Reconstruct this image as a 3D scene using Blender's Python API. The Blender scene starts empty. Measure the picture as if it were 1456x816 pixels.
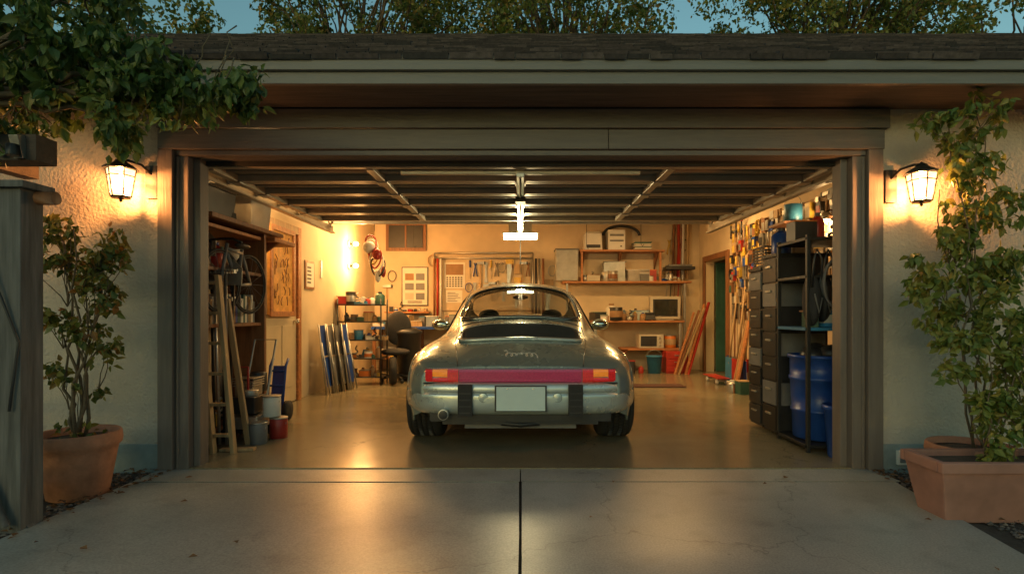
import bpy, bmesh, math, random
import numpy as np
from mathutils import Vector, Matrix, Euler
random.seed(7); rng=np.random.default_rng(7)
R=random.uniform
scene=bpy.context.scene
# ---------------------------------------------------------------- materials
def M(name,col,rough=.6,metal=0,var=.18,scale=6,bump=0,bscale=60,coat=0,emit=0,ecol=None,spec=.5,stretch=None,alpha=1):
    m=bpy.data.materials.new(name); m.use_nodes=True
    nt=m.node_tree; N=nt.nodes; L=nt.links
    p=N['Principled BSDF']
    tc=N.new('ShaderNodeTexCoord'); src=tc.outputs['Object']
    if stretch:
        mp=N.new('ShaderNodeMapping'); mp.inputs['Scale'].default_value=stretch
        L.new(src,mp.inputs['Vector']); src=mp.outputs[0]
    n=N.new('ShaderNodeTexNoise'); n.inputs['Scale'].default_value=scale; n.inputs['Detail'].default_value=3.5
    n.inputs['Roughness'].default_value=.65
    L.new(src,n.inputs['Vector'])
    r=N.new('ShaderNodeValToRGB'); e=r.color_ramp.elements
    e[0].position=.3; e[1].position=.7
    e[0].color=(*[max(0,c*(1-var)) for c in col],1); e[1].color=(*[min(1,c*(1+var)) for c in col],1)
    L.new(n.outputs['Fac'],r.inputs[0]); L.new(r.outputs[0],p.inputs['Base Color'])
    mr=N.new('ShaderNodeMapRange'); mr.inputs['To Min'].default_value=max(.03,rough-.1); mr.inputs['To Max'].default_value=min(1,rough+.12)
    L.new(n.outputs['Fac'],mr.inputs['Value']); L.new(mr.outputs[0],p.inputs['Roughness'])
    p.inputs['Metallic'].default_value=metal
    p.inputs['Coat Weight'].default_value=coat; p.inputs['Coat Roughness'].default_value=.06
    p.inputs['Specular IOR Level'].default_value=spec
    if bump:
        n2=N.new('ShaderNodeTexNoise'); n2.inputs['Scale'].default_value=bscale; n2.inputs['Detail'].default_value=2.5
        L.new(src,n2.inputs['Vector'])
        b=N.new('ShaderNodeBump'); b.inputs['Strength'].default_value=bump; b.inputs['Distance'].default_value=.01
        L.new(n2.outputs['Fac'],b.inputs['Height']); L.new(b.outputs[0],p.inputs['Normal'])
    if emit:
        p.inputs['Emission Color'].default_value=(*(ecol or col),1); p.inputs['Emission Strength'].default_value=emit
        if emit<1: m.cycles.emission_sampling='NONE'
    if alpha<1: p.inputs['Alpha'].default_value=alpha
    return m

def concrete(name,c1,c2,rough,dr=.1,crk=.7,crw=.003,spot=.78):
    m=M(name,c1,rough); nt=m.node_tree; N=nt.nodes; L=nt.links; p=N['Principled BSDF']
    tc=N.new('ShaderNodeTexCoord'); s=tc.outputs['Object']
    a=N.new('ShaderNodeTexNoise'); a.inputs['Scale'].default_value=.8; a.inputs['Detail'].default_value=6; a.inputs['Roughness'].default_value=.62; a.inputs['Distortion'].default_value=.4
    L.new(s,a.inputs['Vector'])
    r=N.new('ShaderNodeValToRGB'); e=r.color_ramp.elements
    e[0].position=.36; e[0].color=(*c2,1); e[1].position=.64; e[1].color=(*c1,1)
    L.new(a.outputs['Fac'],r.inputs[0])
    f=N.new('ShaderNodeTexNoise'); f.inputs['Scale'].default_value=110; f.inputs['Detail'].default_value=2
    L.new(s,f.inputs['Vector'])
    mx=N.new('ShaderNodeMix'); mx.data_type='RGBA'; mx.blend_type='OVERLAY'; mx.inputs['Factor'].default_value=.5
    f2=N.new('ShaderNodeMapRange'); L.new(f.outputs['Fac'],f2.inputs['Value'])
    f2.inputs['From Min'].default_value=.3; f2.inputs['From Max'].default_value=.7; f2.inputs['To Min'].default_value=.28; f2.inputs['To Max'].default_value=.72
    L.new(r.outputs[0],mx.inputs['A']); L.new(f2.outputs[0],mx.inputs['B'])
    out=mx.outputs['Result']
    v=N.new('ShaderNodeTexVoronoi'); v.feature='DISTANCE_TO_EDGE'; v.inputs['Scale'].default_value=.30
    wn=N.new('ShaderNodeTexNoise'); wn.inputs['Scale'].default_value=3.5; wn.inputs['Detail'].default_value=4; L.new(s,wn.inputs['Vector'])
    vm=N.new('ShaderNodeVectorMath'); vm.operation='MULTIPLY_ADD'; L.new(wn.outputs['Color'],vm.inputs[0]); vm.inputs[1].default_value=(.5,.5,.5); L.new(s,vm.inputs[2])
    L.new(vm.outputs[0],v.inputs['Vector'])
    cr=N.new('ShaderNodeMapRange'); cr.inputs['From Min'].default_value=0; cr.inputs['From Max'].default_value=crw
    cr.inputs['To Min'].default_value=crk; cr.inputs['To Max'].default_value=1
    L.new(v.outputs['Distance'],cr.inputs['Value'])
    sp=N.new('ShaderNodeTexNoise'); sp.inputs['Scale'].default_value=5; sp.inputs['Detail'].default_value=4; L.new(s,sp.inputs['Vector'])
    sm=N.new('ShaderNodeMapRange'); sm.inputs['From Min'].default_value=.26; sm.inputs['From Max'].default_value=.46; sm.inputs['To Min'].default_value=spot
    L.new(sp.outputs['Fac'],sm.inputs['Value'])
    mu=N.new('ShaderNodeMath'); mu.operation='MULTIPLY'; L.new(cr.outputs[0],mu.inputs[0]); L.new(sm.outputs[0],mu.inputs[1])
    m2=N.new('ShaderNodeMix'); m2.data_type='RGBA'; m2.blend_type='MULTIPLY'; m2.inputs['Factor'].default_value=1
    L.new(out,m2.inputs['A']); L.new(mu.outputs[0],m2.inputs['B'])
    L.new(m2.outputs['Result'],p.inputs['Base Color'])
    mr=N.new('ShaderNodeMapRange'); mr.inputs['From Min'].default_value=.35; mr.inputs['From Max'].default_value=.65
    mr.inputs['To Min'].default_value=rough-dr; mr.inputs['To Max'].default_value=rough+dr
    L.new(a.outputs['Fac'],mr.inputs['Value']); L.new(mr.outputs[0],p.inputs['Roughness'])
    b=N.new('ShaderNodeBump'); b.inputs['Strength'].default_value=.10; b.inputs['Distance'].default_value=.003
    L.new(f.outputs['Fac'],b.inputs['Height']); L.new(b.outputs[0],p.inputs['Normal'])
    return m

def leafmat(name,cols,trans=.35):
    m=bpy.data.materials.new(name); m.use_nodes=True; nt=m.node_tree; N=nt.nodes; L=nt.links
    p=N['Principled BSDF']; out=N['Material Output']
    g=N.new('ShaderNodeNewGeometry')
    r=N.new('ShaderNodeValToRGB'); cr=r.color_ramp
    while len(cr.elements)<len(cols): cr.elements.new(.5)
    for i,c in enumerate(cols):
        cr.elements[i].position=i/(len(cols)-1); cr.elements[i].color=(*c,1)
    L.new(g.outputs['Random Per Island'],r.inputs[0])
    L.new(r.outputs[0],p.inputs['Base Color']); p.inputs['Roughness'].default_value=.45
    t=N.new('ShaderNodeBsdfTranslucent'); L.new(r.outputs[0],t.inputs['Color'])
    ms=N.new('ShaderNodeMixShader'); ms.inputs[0].default_value=trans
    L.new(p.outputs[0],ms.inputs[1]); L.new(t.outputs[0],ms.inputs[2]); L.new(ms.outputs[0],out.inputs['Surface'])
    return m

def glassmat(name,tint=(.8,.85,.85),refl=1.0,emit=None,es=0):
    m=bpy.data.materials.new(name); m.use_nodes=True; nt=m.node_tree; N=nt.nodes; L=nt.links
    out=N['Material Output']; N.remove(N['Principled BSDF'])
    t=N.new('ShaderNodeBsdfTransparent'); t.inputs[0].default_value=(*tint,1)
    g=N.new('ShaderNodeBsdfGlossy'); g.inputs['Roughness'].default_value=.03; g.inputs[0].default_value=(1,1,1,1)
    f=N.new('ShaderNodeFresnel'); f.inputs[0].default_value=1.5
    mm=N.new('ShaderNodeMath'); mm.operation='MULTIPLY'; mm.inputs[1].default_value=refl; L.new(f.outputs[0],mm.inputs[0])
    ms=N.new('ShaderNodeMixShader'); L.new(mm.outputs[0],ms.inputs[0]); L.new(t.outputs[0],ms.inputs[1]); L.new(g.outputs[0],ms.inputs[2])
    last=ms.outputs[0]
    if emit:
        e=N.new('ShaderNodeEmission'); e.inputs[0].default_value=(*emit,1); e.inputs[1].default_value=es
        a=N.new('ShaderNodeAddShader'); L.new(last,a.inputs[0]); L.new(e.outputs[0],a.inputs[1]); last=a.outputs[0]
        m.cycles.emission_sampling='NONE'
    L.new(last,out.inputs['Surface'])
    return m
def wood(name,col,rough=.6,axis='z',var=.35):
    st={'z':(9,9,.7),'x':(.7,9,9),'y':(9,.7,9)}[axis]
    return M(name,col,rough,var=var,scale=3,bump=.25,bscale=8,stretch=st)

STUCCO=M('stucco',(.47,.42,.35),.9,var=.12,scale=1.6,bump=.9,bscale=42)
for n_ in STUCCO.node_tree.nodes:
    if n_.type=='BUMP': n_.inputs['Distance'].default_value=.014
FOUND=M('foundation_paint',(.24,.29,.29),.8,bump=.4,bscale=80)
TRIM=wood('painted_trim',(.17,.14,.12),.5,'z',.14)
TRIMX=wood('painted_trim_long',(.145,.125,.108),.5,'x',.16)
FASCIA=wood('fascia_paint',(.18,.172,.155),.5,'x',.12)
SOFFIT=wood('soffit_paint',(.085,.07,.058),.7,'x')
SHING=M('asphalt_shingle',(.055,.048,.045),.9,var=.45,scale=14,bump=.6,bscale=150)
INWALL=M('interior_plaster',(.62,.50,.33),.75,var=.16,scale=1.2,bump=.1,bscale=50)
CEIL=M('ceiling_plaster',(.55,.48,.38),.85)
DRIVE=concrete('driveway_concrete',(.40,.40,.36),(.27,.275,.25),.35,.03,.62,.0022)
FLOOR=concrete('garage_floor_concrete',(.27,.225,.14),(.19,.16,.10),.21,.02,.7,.002,.93)
SOIL=M('soil',(.07,.055,.042),.95,var=.4,scale=12,bump=.8,bscale=60)
ASPH=M('asphalt',(.05,.05,.05),.9,bump=.5,bscale=200)
DOORP=M('garage_door_steel',(.26,.22,.17),.45,metal=.1,var=.12,scale=4)
DOORR=M('garage_door_rib',(.42,.36,.27),.4,metal=.25,var=.15,scale=6)
STEEL=M('galvanised_steel',(.42,.41,.38),.38,metal=.8,var=.15,scale=12)
CHROME=M('chrome',(.75,.75,.74),.12,metal=1,var=.03)
BLACKM=M('black_metal',(.025,.025,.025),.45,metal=.3)
BLACKP=M('black_plastic',(.025,.026,.028),.4,var=.3)
RUBBER=M('rubber',(.022,.022,.022),.75,var=.3,bump=.2,bscale=90)
DARK=M('dark_cloth',(.03,.03,.033),.9,var=.3)
WOODR=wood('brown_wood',(.22,.095,.04),.5,'z')
WOODX=wood('orange_board',(.42,.17,.06),.5,'x')
WOODT=wood('tan_wood',(.42,.28,.14),.6,'z')
WOODO=wood('old_grey_wood',(.12,.118,.112),.8,'z',.45)
CREAM=M('cream_paint',(.62,.50,.32),.5,var=.06)
WHITE=M('white_plastic',(.70,.68,.62),.4,var=.06)
BEIGE=M('beige_plastic',(.5,.45,.35),.5,var=.08)
GREY=M('grey_plastic',(.16,.16,.16),.5)
BLUE=M('blue_plastic',(.015,.065,.30),.35,var=.2)
BLUE2=M('light_blue_plastic',(.04,.20,.38),.4)
RED=M('red_paint',(.38,.03,.02),.35)
ORANGE=M('orange_paint',(.6,.17,.03),.4)
YELLOW=M('yellow_paint',(.6,.4,.06),.4)
GREEN=M('green_paint',(.03,.10,.075),.5)
PAPER=M('paper',(.72,.68,.58),.8,var=.05)
INK=M('ink',(.06,.055,.05),.7)
BROWNP=M('print_brown',(.30,.17,.08),.7)
TERRA=M('terracotta',(.42,.19,.11),.8,var=.25,scale=9,bump=.15,bscale=60)
TERRA2=M('planter_clay',(.34,.17,.13),.7,var=.2,scale=5)
BARK=M('bark',(.09,.065,.045),.9,var=.4,scale=20,bump=.6,bscale=60)
STEM=M('stem',(.13,.10,.06),.8,var=.3,scale=20)
BINM=M('translucent_bin',(.45,.46,.44),.4,alpha=.8)
TOOLM=[RED,STEEL,BLACKP,WOODT,BLUE,YELLOW,STEEL,GREY,WOODR]
CLUT=[RED,WHITE,BLACKP,WOODT,BLUE,YELLOW,STEEL,GREY,WOODR,BEIGE,GREEN,ORANGE,PAPER,BLUE2,BROWNP,GREY,BLACKP,STEEL,BROWNP]
# ---------------------------------------------------------------- builder
class B:
    def __init__(s,name,parent=None):
        s.name=name; s.parent=parent; s.v=[]; s.f=[]; s.m=[]; s.sm=[]; s.mats=[]
    def mi(s,m):
        if m not in s.mats: s.mats.append(m)
        return s.mats.index(m)
    def add(s,vs,fs,mat,smooth=False):
        o=len(s.v); s.v.extend([tuple(v) for v in vs]); i=s.mi(mat)
        for f in fs:
            s.f.append(tuple(k+o for k in f)); s.m.append(i); s.sm.append(smooth)
        return s
    def box(s,x0,x1,y0,y1,z0,z1,mat):
        vs=[(x,y,z) for z in(z0,z1) for y in(y0,y1) for x in(x0,x1)]
        return s.add(vs,[(0,2,3,1),(4,5,7,6),(0,1,5,4),(2,6,7,3),(0,4,6,2),(1,3,7,5)],mat)
    def ob(s,c,size,mat,rot=(0,0,0),top=1.0):
        Mx=Euler(rot).to_matrix(); c=Vector(c); vs=[]
        for z in(-.5,.5):
            k=top if z>0 else 1
            for y in(-.5,.5):
                for x in(-.5,.5): vs.append(c+Mx@Vector((x*size[0]*k,y*size[1]*k,z*size[2])))
        return s.add(vs,[(0,2,3,1),(4,5,7,6),(0,1,5,4),(2,6,7,3),(0,4,6,2),(1,3,7,5)],mat)
    def tube(s,pts,r,mat,n=8,closed=False):
        P=[Vector(p) for p in pts]; k=len(P)
        rs=r if isinstance(r,(list,tuple)) else [r]*k
        T=[]
        for i in range(k):
            a=P[(i-1)%k] if (closed or i>0) else P[i]; b=P[(i+1)%k] if (closed or i<k-1) else P[i]
            t=(b-a); T.append(t.normalized() if t.length>1e-9 else Vector((0,0,1)))
        up=Vector((0,0,1)) if abs(T[0].z)<.9 else Vector((1,0,0))
        nrm=T[0].cross(up).normalized(); vs=[]
        for i in range(k):
            nrm=(nrm-T[i]*nrm.dot(T[i])).normalized(); bn=T[i].cross(nrm)
            for j in range(n):
                a=2*math.pi*j/n; vs.append(P[i]+(nrm*math.cos(a)+bn*math.sin(a))*rs[i])
        fs=[]
        for i in range(k if closed else k-1):
            for j in range(n):
                a=i*n+j; b=i*n+(j+1)%n; c=((i+1)%k)*n+(j+1)%n; d=((i+1)%k)*n+j
                fs.append((a,b,c,d))
        if not closed:
            fs.append(tuple(range(n-1,-1,-1))); fs.append(tuple((k-1)*n+j for j in range(n)))
        return s.add(vs,fs,mat,True)
    def lathe(s,c,prof,mat,n=24,rot=None,smooth=True):
        Mx=Euler(rot).to_matrix() if rot else None; c=Vector(c); vs=[]; fs=[]
        for (r,z) in prof:
            for j in range(n):
                a=2*math.pi*j/n; p=Vector((r*math.cos(a),r*math.sin(a),z))
                if Mx: p=Mx@p
                vs.append(c+p)
        for i in range(len(prof)-1):
            for j in range(n): fs.append((i*n+j,i*n+(j+1)%n,(i+1)*n+(j+1)%n,(i+1)*n+j))
        if prof[0][0]>1e-4: fs.append(tuple(range(n-1,-1,-1)))
        if prof[-1][0]>1e-4: fs.append(tuple((len(prof)-1)*n+j for j in range(n)))
        return s.add(vs,fs,mat,smooth)
    def cyl(s,c,r,h,mat,n=18,rot=None):
        s.lathe(c,[(r*.96,0),(r,h*.02+.0005),(r,h*.98-.0005),(r*.96,h)],mat,n,rot,True); return s
    def ell(s,c,r,mat,n=16,m=10):
        vs=[];fs=[]
        for i in range(m+1):
            t=math.pi*i/m
            for j in range(n):
                a=2*math.pi*j/n
                vs.append((c[0]+r[0]*math.sin(t)*math.cos(a),c[1]+r[1]*math.sin(t)*math.sin(a),c[2]-r[2]*math.cos(t)))
        for i in range(m):
            for j in range(n): fs.append((i*n+j,i*n+(j+1)%n,(i+1)*n+(j+1)%n,(i+1)*n+j))
        return s.add(vs,fs,mat,True)
    def poly(s,pts,mat): return s.add(pts,[tuple(range(len(pts)))],mat)
    def prism(s,pts2,plane,o0,o1,mat):
        f={'y':lambda a,h,o:(a,o,h),'x':lambda a,h,o:(o,a,h),'z':lambda a,h,o:(a,h,o)}[plane]
        k=len(pts2); vs=[f(a,h,o0) for a,h in pts2]+[f(a,h,o1) for a,h in pts2]
        fs=[tuple(range(k)),tuple(range(2*k-1,k-1,-1))]+[(i,(i+1)%k,k+(i+1)%k,k+i) for i in range(k)]
        return s.add(vs,fs,mat)
    def leaves(s,C,size,mat,down=.5,up=.3,width=.55):
        n=len(C); d=rng.normal(size=(n,3)); d[:,2]-=down*1.6; d/=np.linalg.norm(d,axis=1)[:,None]
        q=rng.normal(size=(n,3)); q[:,2]+=up; q[:,1]-=.5
        sd=np.cross(d,q); sd/=np.linalg.norm(sd,axis=1)[:,None]; nn=np.cross(sd,d)
        L=(size*rng.uniform(.55,1.25,n))[:,None]; W=L*width*.5
        v0=C; v1=C+d*L*.35+sd*W+nn*L*.07; v2=C+d*L*.35-sd*W+nn*L*.07; v3=C+d*L*.72+sd*W*.62-nn*L*.01; v4=C+d*L*.72-sd*W*.62-nn*L*.01; v5=C+d*L-nn*L*.12; vm=C+d*L*.5-nn*L*.03
        V=np.stack([v0,v1,v3,v5,v4,v2,vm],1).reshape(-1,3)
        o=len(s.v); s.v.extend(map(tuple,V.tolist())); i=s.mi(mat)
        for k in range(n):
            b=o+k*7
            s.f.append((b,b+1,b+2,b+6)); s.f.append((b+6,b+2,b+3)); s.f.append((b+6,b+3,b+4)); s.f.append((b,b+6,b+4,b+5))
        s.m.extend([i]*(4*n)); s.sm.extend([False]*(4*n)); return s
    def done(s,bevel=0,loc=None):
        me=bpy.data.meshes.new(s.name); me.from_pydata(s.v,[],s.f); 
        for m in s.mats: me.materials.append(m)
        me.polygons.foreach_set('material_index',s.m); me.polygons.foreach_set('use_smooth',s.sm); me.update()
        o=bpy.data.objects.new(s.name,me); scene.collection.objects.link(o)
        if s.parent: o.parent=s.parent
        if bevel:
            b=o.modifiers.new('bevel','BEVEL'); b.width=bevel; b.segments=2; b.limit_method='ANGLE'; b.angle_limit=math.radians(50)
        return o
def empty(name):
    e=bpy.data.objects.new(name,None); scene.collection.objects.link(e); return e
def point(name,loc,power,col,r=.04,parent=None):
    l=bpy.data.lights.new(name,'POINT'); l.energy=power; l.color=col; l.shadow_soft_size=r
    o=bpy.data.objects.new(name,l); o.location=loc; scene.collection.objects.link(o)
    if parent: o.parent=parent
    return o
def area(name,loc,power,col,sx,sy,parent=None,rot=(0,0,0)):
    l=bpy.data.lights.new(name,'AREA'); l.energy=power; l.color=col; l.shape='RECTANGLE'; l.size=sx; l.size_y=sy
    o=bpy.data.objects.new(name,l); o.location=loc; o.rotation_euler=rot; scene.collection.objects.link(o)
    if parent: o.parent=parent
    return o
WARM=(1,.57,.20)
# ---------------------------------------------------------------- ground
g=B('ground'); g.poly([(-300,-300,-.035),(300,-300,-.035),(300,300,-.035),(-300,300,-.035)],SOIL); g.done()
d=B('driveway')
d.prism([(-2.55,-.008),(-2.55,-.288),(-.010,-.288),(-.010,-.008)],'z',-.09,-.008,DRIVE)
d.prism([(.010,-.008),(.010,-.288),(2.5,-.288),(2.5,-.008)],'z',-.09,-.007,DRIVE)
d.prism([(-2.56,-.305),(-2.56,-6.0),(-.015,-6.0),(-.011,-3.2),(-.019,-2.2),(-.013,-1.2),(-.015,-.305)],'z',-.09,-.013,DRIVE)
d.prism([(.015,-.305),(.013,-1.2),(.010,-2.2),(.016,-3.2),(.015,-6.0),(2.28,-6.0),(2.30,-1.5),(2.46,-.305)],'z',-.09,-.010,DRIVE)
d.prism([(-2.56,-6.02),(-2.56,-12),(2.28,-12),(2.28,-6.02)],'z',-.09,-.01,DRIVE)
d.done(.006)
B('street').poly([(-200,-21,-.03),(200,-21,-.03),(200,-12,-.03),(-200,-12,-.03)],ASPH).done()
gr=B('gravel')
GST=[M('gravel_a',(.16,.13,.11),.9),M('gravel_b',(.09,.08,.075),.9),M('gravel_c',(.24,.19,.15),.9)]
def stone(x,y,z,r):
    vs=[];
    for p in [(1,0,0),(-1,0,0),(0,1,0),(0,-1,0),(0,0,1),(0,0,-1)]:
        k=r*R(.6,1.2); vs.append((x+p[0]*k*1.2,y+p[1]*k*1.2,z+p[2]*k*.7))
    gr.add(vs,[(0,2,4),(2,1,4),(1,3,4),(3,0,4),(2,0,5),(1,2,5),(3,1,5),(0,3,5)],random.choice(GST))
for i in range(5200):
    if i%2: x=2.5+R(0,1)**1.6*1.6; y=-R(.02,2.6)
    else: x=-2.6-R(0,1)**1.3*1.2; y=-R(.02,2.4)
    if x>0 and x<2.47-(.13*max(0,-y-.3)): continue
    stone(x,y,-.028,R(.006,.016))
gr.done()
LDRY=leafmat('dry_leaf',[(.16,.07,.03),(.25,.12,.04),(.10,.05,.03)],.1)
lv=B('fallen_leaves')
C=[]
for i in range(330):
    s=random.choice((-1,1)); x=s*(2.45+abs(random.gauss(0,.25))) ; C.append((x,-abs(random.gauss(0,.5))-.02,-.004))
for i in range(14): C.append((R(-2.4,2.2),-R(.05,2.2),.0))
n0=len(C); C=np.array(C)
for k in range(n0):
    a=R(0,6.28); L=R(.02,.05); ca,sa=math.cos(a)*L,math.sin(a)*L; x,y,z=C[k]; z+=.001
    lv.add([(x,y,z),(x+ca*.5-sa*.35,y+sa*.5+ca*.35,z+R(.002,.012)),(x+ca,y+sa,z+.002),(x+ca*.5+sa*.35,y+sa*.5-ca*.35,z+R(.002,.012))],[(0,1,2,3)],LDRY)
lv.done()
# ---------------------------------------------------------------- building
G=empty('garage_building')
w=B('exterior_walls',G)
w.box(-6.2,-2.56,0,.15,.17,2.9,STUCCO); w.box(2.56,7,0,.15,.17,2.9,STUCCO)
w.box(-2.56,2.56,.03,.15,2.40,2.9,TRIMX)
w.done()
w=B('foundation',G)
w.box(-6.2,-2.56,-.012,.15,-.05,.17,FOUND); w.box(2.56,7,-.012,.15,-.05,.17,FOUND); w.done(.004)
w=B('header_boards',G)
w.box(-2.56,.62,-.035,.03,2.255,2.395,TRIMX); w.box(.623,2.57,-.035,.03,2.255,2.394,TRIMX)
w.box(-2.56,2.6,-.05,.028,2.40,2.535,TRIMX)
w.box(-2.44,2.45,-.012,.03,2.215,2.253,TRIMX)
w.done(.005)
w=B('door_frame',G)
for s in(-1,1):
    a,b=sorted((s*2.56,s*2.455)); w.box(a,b,-.035,.15,-.01,2.253,TRIM)
    a,b=sorted((s*2.453,s*2.36)); w.box(a,b,.0,.16,-.01,2.213,TRIM)
    a,b=sorted((s*2.358,s*2.31)); w.box(a,b,.06,.17,-.01,2.213,TRIM)
    a,b=sorted((s*2.44,s*2.425)); w.box(a,b,-.012,-.001,-.01,2.2,TRIM)
w.box(-2.452,2.452,.04,.16,2.214,2.2545,TRIMX)
w.done(.004)
w=B('interior_walls',G)
w.box(-3.0,-2.85,.151,7.0,0,2.9,INWALL)
w.box(3.5,3.65,.151,5.5,0,2.9,INWALL); w.box(3.5,3.65,6.6,7.0,0,2.9,INWALL); w.box(3.5,3.65,5.5,6.6,2.06,2.9,INWALL)
w.box(-3.0,4.9,7.0,7.15,0,2.9,INWALL)
w.box(4.8,4.9,5.0,7.0,0,2.9,INWALL); w.box(3.65,4.9,4.9,5.0,0,2.9,INWALL)
for s in (-1,1):
    a,b=(-2.85,-2.565) if s<0 else (2.565,3.5)
    w.box(a,b,.152,.17,0,2.9,INWALL)
w.done()
B('ceiling',G).box(-6.2,7,.02,7.15,2.901,2.95,CEIL).done()
B('garage_floor',G).box(-3.0,4.9,.004,7.15,-.08,0,FLOOR).done()
w=B('eave_fascia',G)
w.box(-6.3,7.1,-.50,-.465,2.525,2.665,FASCIA)
w.box(-6.3,7.1,-.53,-.50,2.60,2.685,FASCIA)
w.box(-6.3,7.1,-.535,-.53,2.66,2.69,FASCIA)
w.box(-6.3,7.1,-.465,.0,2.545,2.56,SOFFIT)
w.done(.004)
rf=B('roof',G)
PT=.527
sl=math.atan(PT); cs,sn=math.cos(sl),math.sin(sl)
ZR=2.665+PT*4.02
rf.add([(-6.3,-.52,2.665),(7.1,-.52,2.665),(7.1,3.5,ZR),(-6.3,3.5,ZR),(-6.3,7.6,2.625),(7.1,7.6,2.625)],[(0,1,2,3),(3,2,5,4)],SHING)
rf.add([(-6.3,-.46,2.56),(-6.3,3.5,4.6),(-6.3,7.5,2.56)],[(0,1,2)],STUCCO); rf.add([(7.05,-.46,2.56),(7.05,3.5,4.6),(7.05,7.5,2.56)],[(0,1,2)],STUCCO)
rf.box(-6.2,7,7.15,7.3,0,2.9,STUCCO); rf.box(-6.2,-6.05,.15,7.15,0,2.9,STUCCO); rf.box(6.9,7,.15,7.15,0,2.9,STUCCO)
Ltot=4.02/cs; nc=30; ch=Ltot/nc
SH2=[M('shingle_%s'%k,c,.9,var=.4,scale=25) for k,c in zip('abcd',[(.075,.06,.058),(.055,.045,.044),(.105,.085,.08),(.042,.038,.038)])]
for i in range(nc):
    x=-6.3+(i%2)*.12-R(0,.1)
    while x<7.1:
        wd=R(.12,.30); x1=min(x+wd-.008,7.12)
        t0=i*ch-.01-R(0,.016); t1=(i+1)*ch+.02; h0=.012+R(0,.014); h1=.004
        def q(x,t,h): return (x,-.53+t*cs-h*sn,2.668+t*sn+h*cs)
        vs=[q(x,t0,0),q(x1,t0,0),q(x1,t0,h0+.012),q(x,t0,h0+.012),q(x1,t1,h1),q(x,t1,h1)]
        rf.add(vs,[(0,1,2,3),(3,2,4,5),(0,3,5),(1,4,2)],random.choice(SH2)); x+=wd
x=-6.3
while x<7.1:
    rf.add([(x,3.36,ZR-.045),(x+.27,3.36,ZR-.045),(x+.27,3.5,ZR+.035+R(0,.008)),(x,3.5,ZR+.03),(x+.27,3.64,ZR-.045),(x,3.64,ZR-.045)],[(0,1,2,3),(3,2,4,5)],random.choice(SH2)); x+=.28
rf.done()
wn=B('side_window',G)
wn.box(-4.6,-3.64,-.03,.0,1.00,1.95,WHITE)
wn.box(-4.55,-3.70,-.034,-.0325,1.06,1.89,BLACKP)
wn.box(-4.6,-3.6,-.07,.0,.96,.998,WHITE); wn.done(.003)
B('electrical_outlet').box(2.66,2.74,-.035,-.013,.03,.13,WHITE).box(2.675,2.725,-.04,-.0355,.045,.115,GREY).done(.004)
# ---------------------------------------------------------------- raised sectional door
gd=empty('overhead_garage_door')
b=B('door_sections',gd)
y0=.16; L=.49
for k in range(5):
    ya=y0+k*L; yb=ya+L-.006
    b.box(-2.36,2.36,ya,yb,2.225,2.25,DOORP)
    for yy in (ya+.002,yb-.052): b.box(-2.36,2.36,yy,yy+.05,2.175,2.224,DOORR)
    b.box(-2.36,2.36,ya+L*.5-.012,ya+L*.5+.012,2.20,2.224,DOORP)
    for xx in(-2.33,-1.13,0,1.13,2.33):
        b.box(xx-.03,xx+.03,ya+.054,yb-.054,2.168,2.2235,DOORR)
        if k<4: b.box(xx-.045,xx+.045,yb-.06,yb+.066,2.16,2.1745,STEEL)
b.box(-2.36,2.36,y0-.03,y0-.002,2.18,2.25,RUBBER)
b.box(-.9,.9,y0+.06,y0+.1,2.14,2.165,DOORR)
b.done(.003)
b=B('door_tracks',gd)
for s in(-1,1):
    x=s*2.43
    b.box(min(x,x+s*.03),max(x,x+s*.03),.2,3.3,2.15,2.23,DOORR); 
    b.box(x-.03,x+.03,.2,3.3,2.13,2.148,DOORR)
    b.box(x-.02,x+.02,.19,.215,.05,2.12,STEEL)
    pts=[(x,.2,1.9),(x,.22,2.0),(x,.28,2.08),(x,.38,2.13),(x,.5,2.15)]; b.tube(pts,.018,STEEL)
    for yy in(.9,2.0,3.2):
        b.tube([(x,yy,2.2),(x+s*.12,yy,2.55),(x+s*.2,yy,2.9)],.012,DOORR,6)
        b.tube([(x,yy,2.2),(x,yy+.4,2.9)],.012,DOORR,6)
    b.tube([(s*2.52,.3,1.75),(s*2.9,1.3,2.5)],.014,DOORR,6)
    for k in range(5): b.cyl((x-.0,y0+k*L+.03,2.19),.025,.02,WHITE,12,(0,math.pi/2,0))
b.box(-2.44,2.44,3.26,3.3,2.25,2.29,STEEL)
b.tube([(-2.3,.26,2.5),(2.3,.26,2.5)],.014,STEEL); 
b.done(.002)
op=empty('garage_door_opener')
b=B('rail_and_motor',op)
b.box(-.03,.03,.2,3.2,2.115,2.145,STEEL); b.tube([(0,.25,2.105),(0,3.2,2.105)],.008,BLACKM,6)
b.ob((0,1.0,2.10),(.09,.14,.05),BLACKP)
b.ob((0,3.42,2.17),(.30,.42,.16),BEIGE); b.ob((0,3.42,2.26),(.2,.3,.04),STEEL)
for sx in(-.12,.12):
    for yy in(3.3,3.55): b.box(sx-.012,sx+.012,yy-.003,yy+.003,2.25,2.9,STEEL)
b.done(.006)
LAMPW=M('lit_diffuser',(.9,.85,.7),.5,emit=14,ecol=(.92,1,.60))
b=B('opener_light',op); b.ob((0,3.12,2.065),(.42,.12,.065),LAMPW); b.ob((0,3.12,2.105),(.45,.15,.014),STEEL); b.tube([(0,3.5,2.09),(0,3.5,1.75)],.008,BLACKM,6); b.done(.004)
point('opener_bulb',(0,3.08,1.97),58,(1,.76,.38),.07,op)
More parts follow.
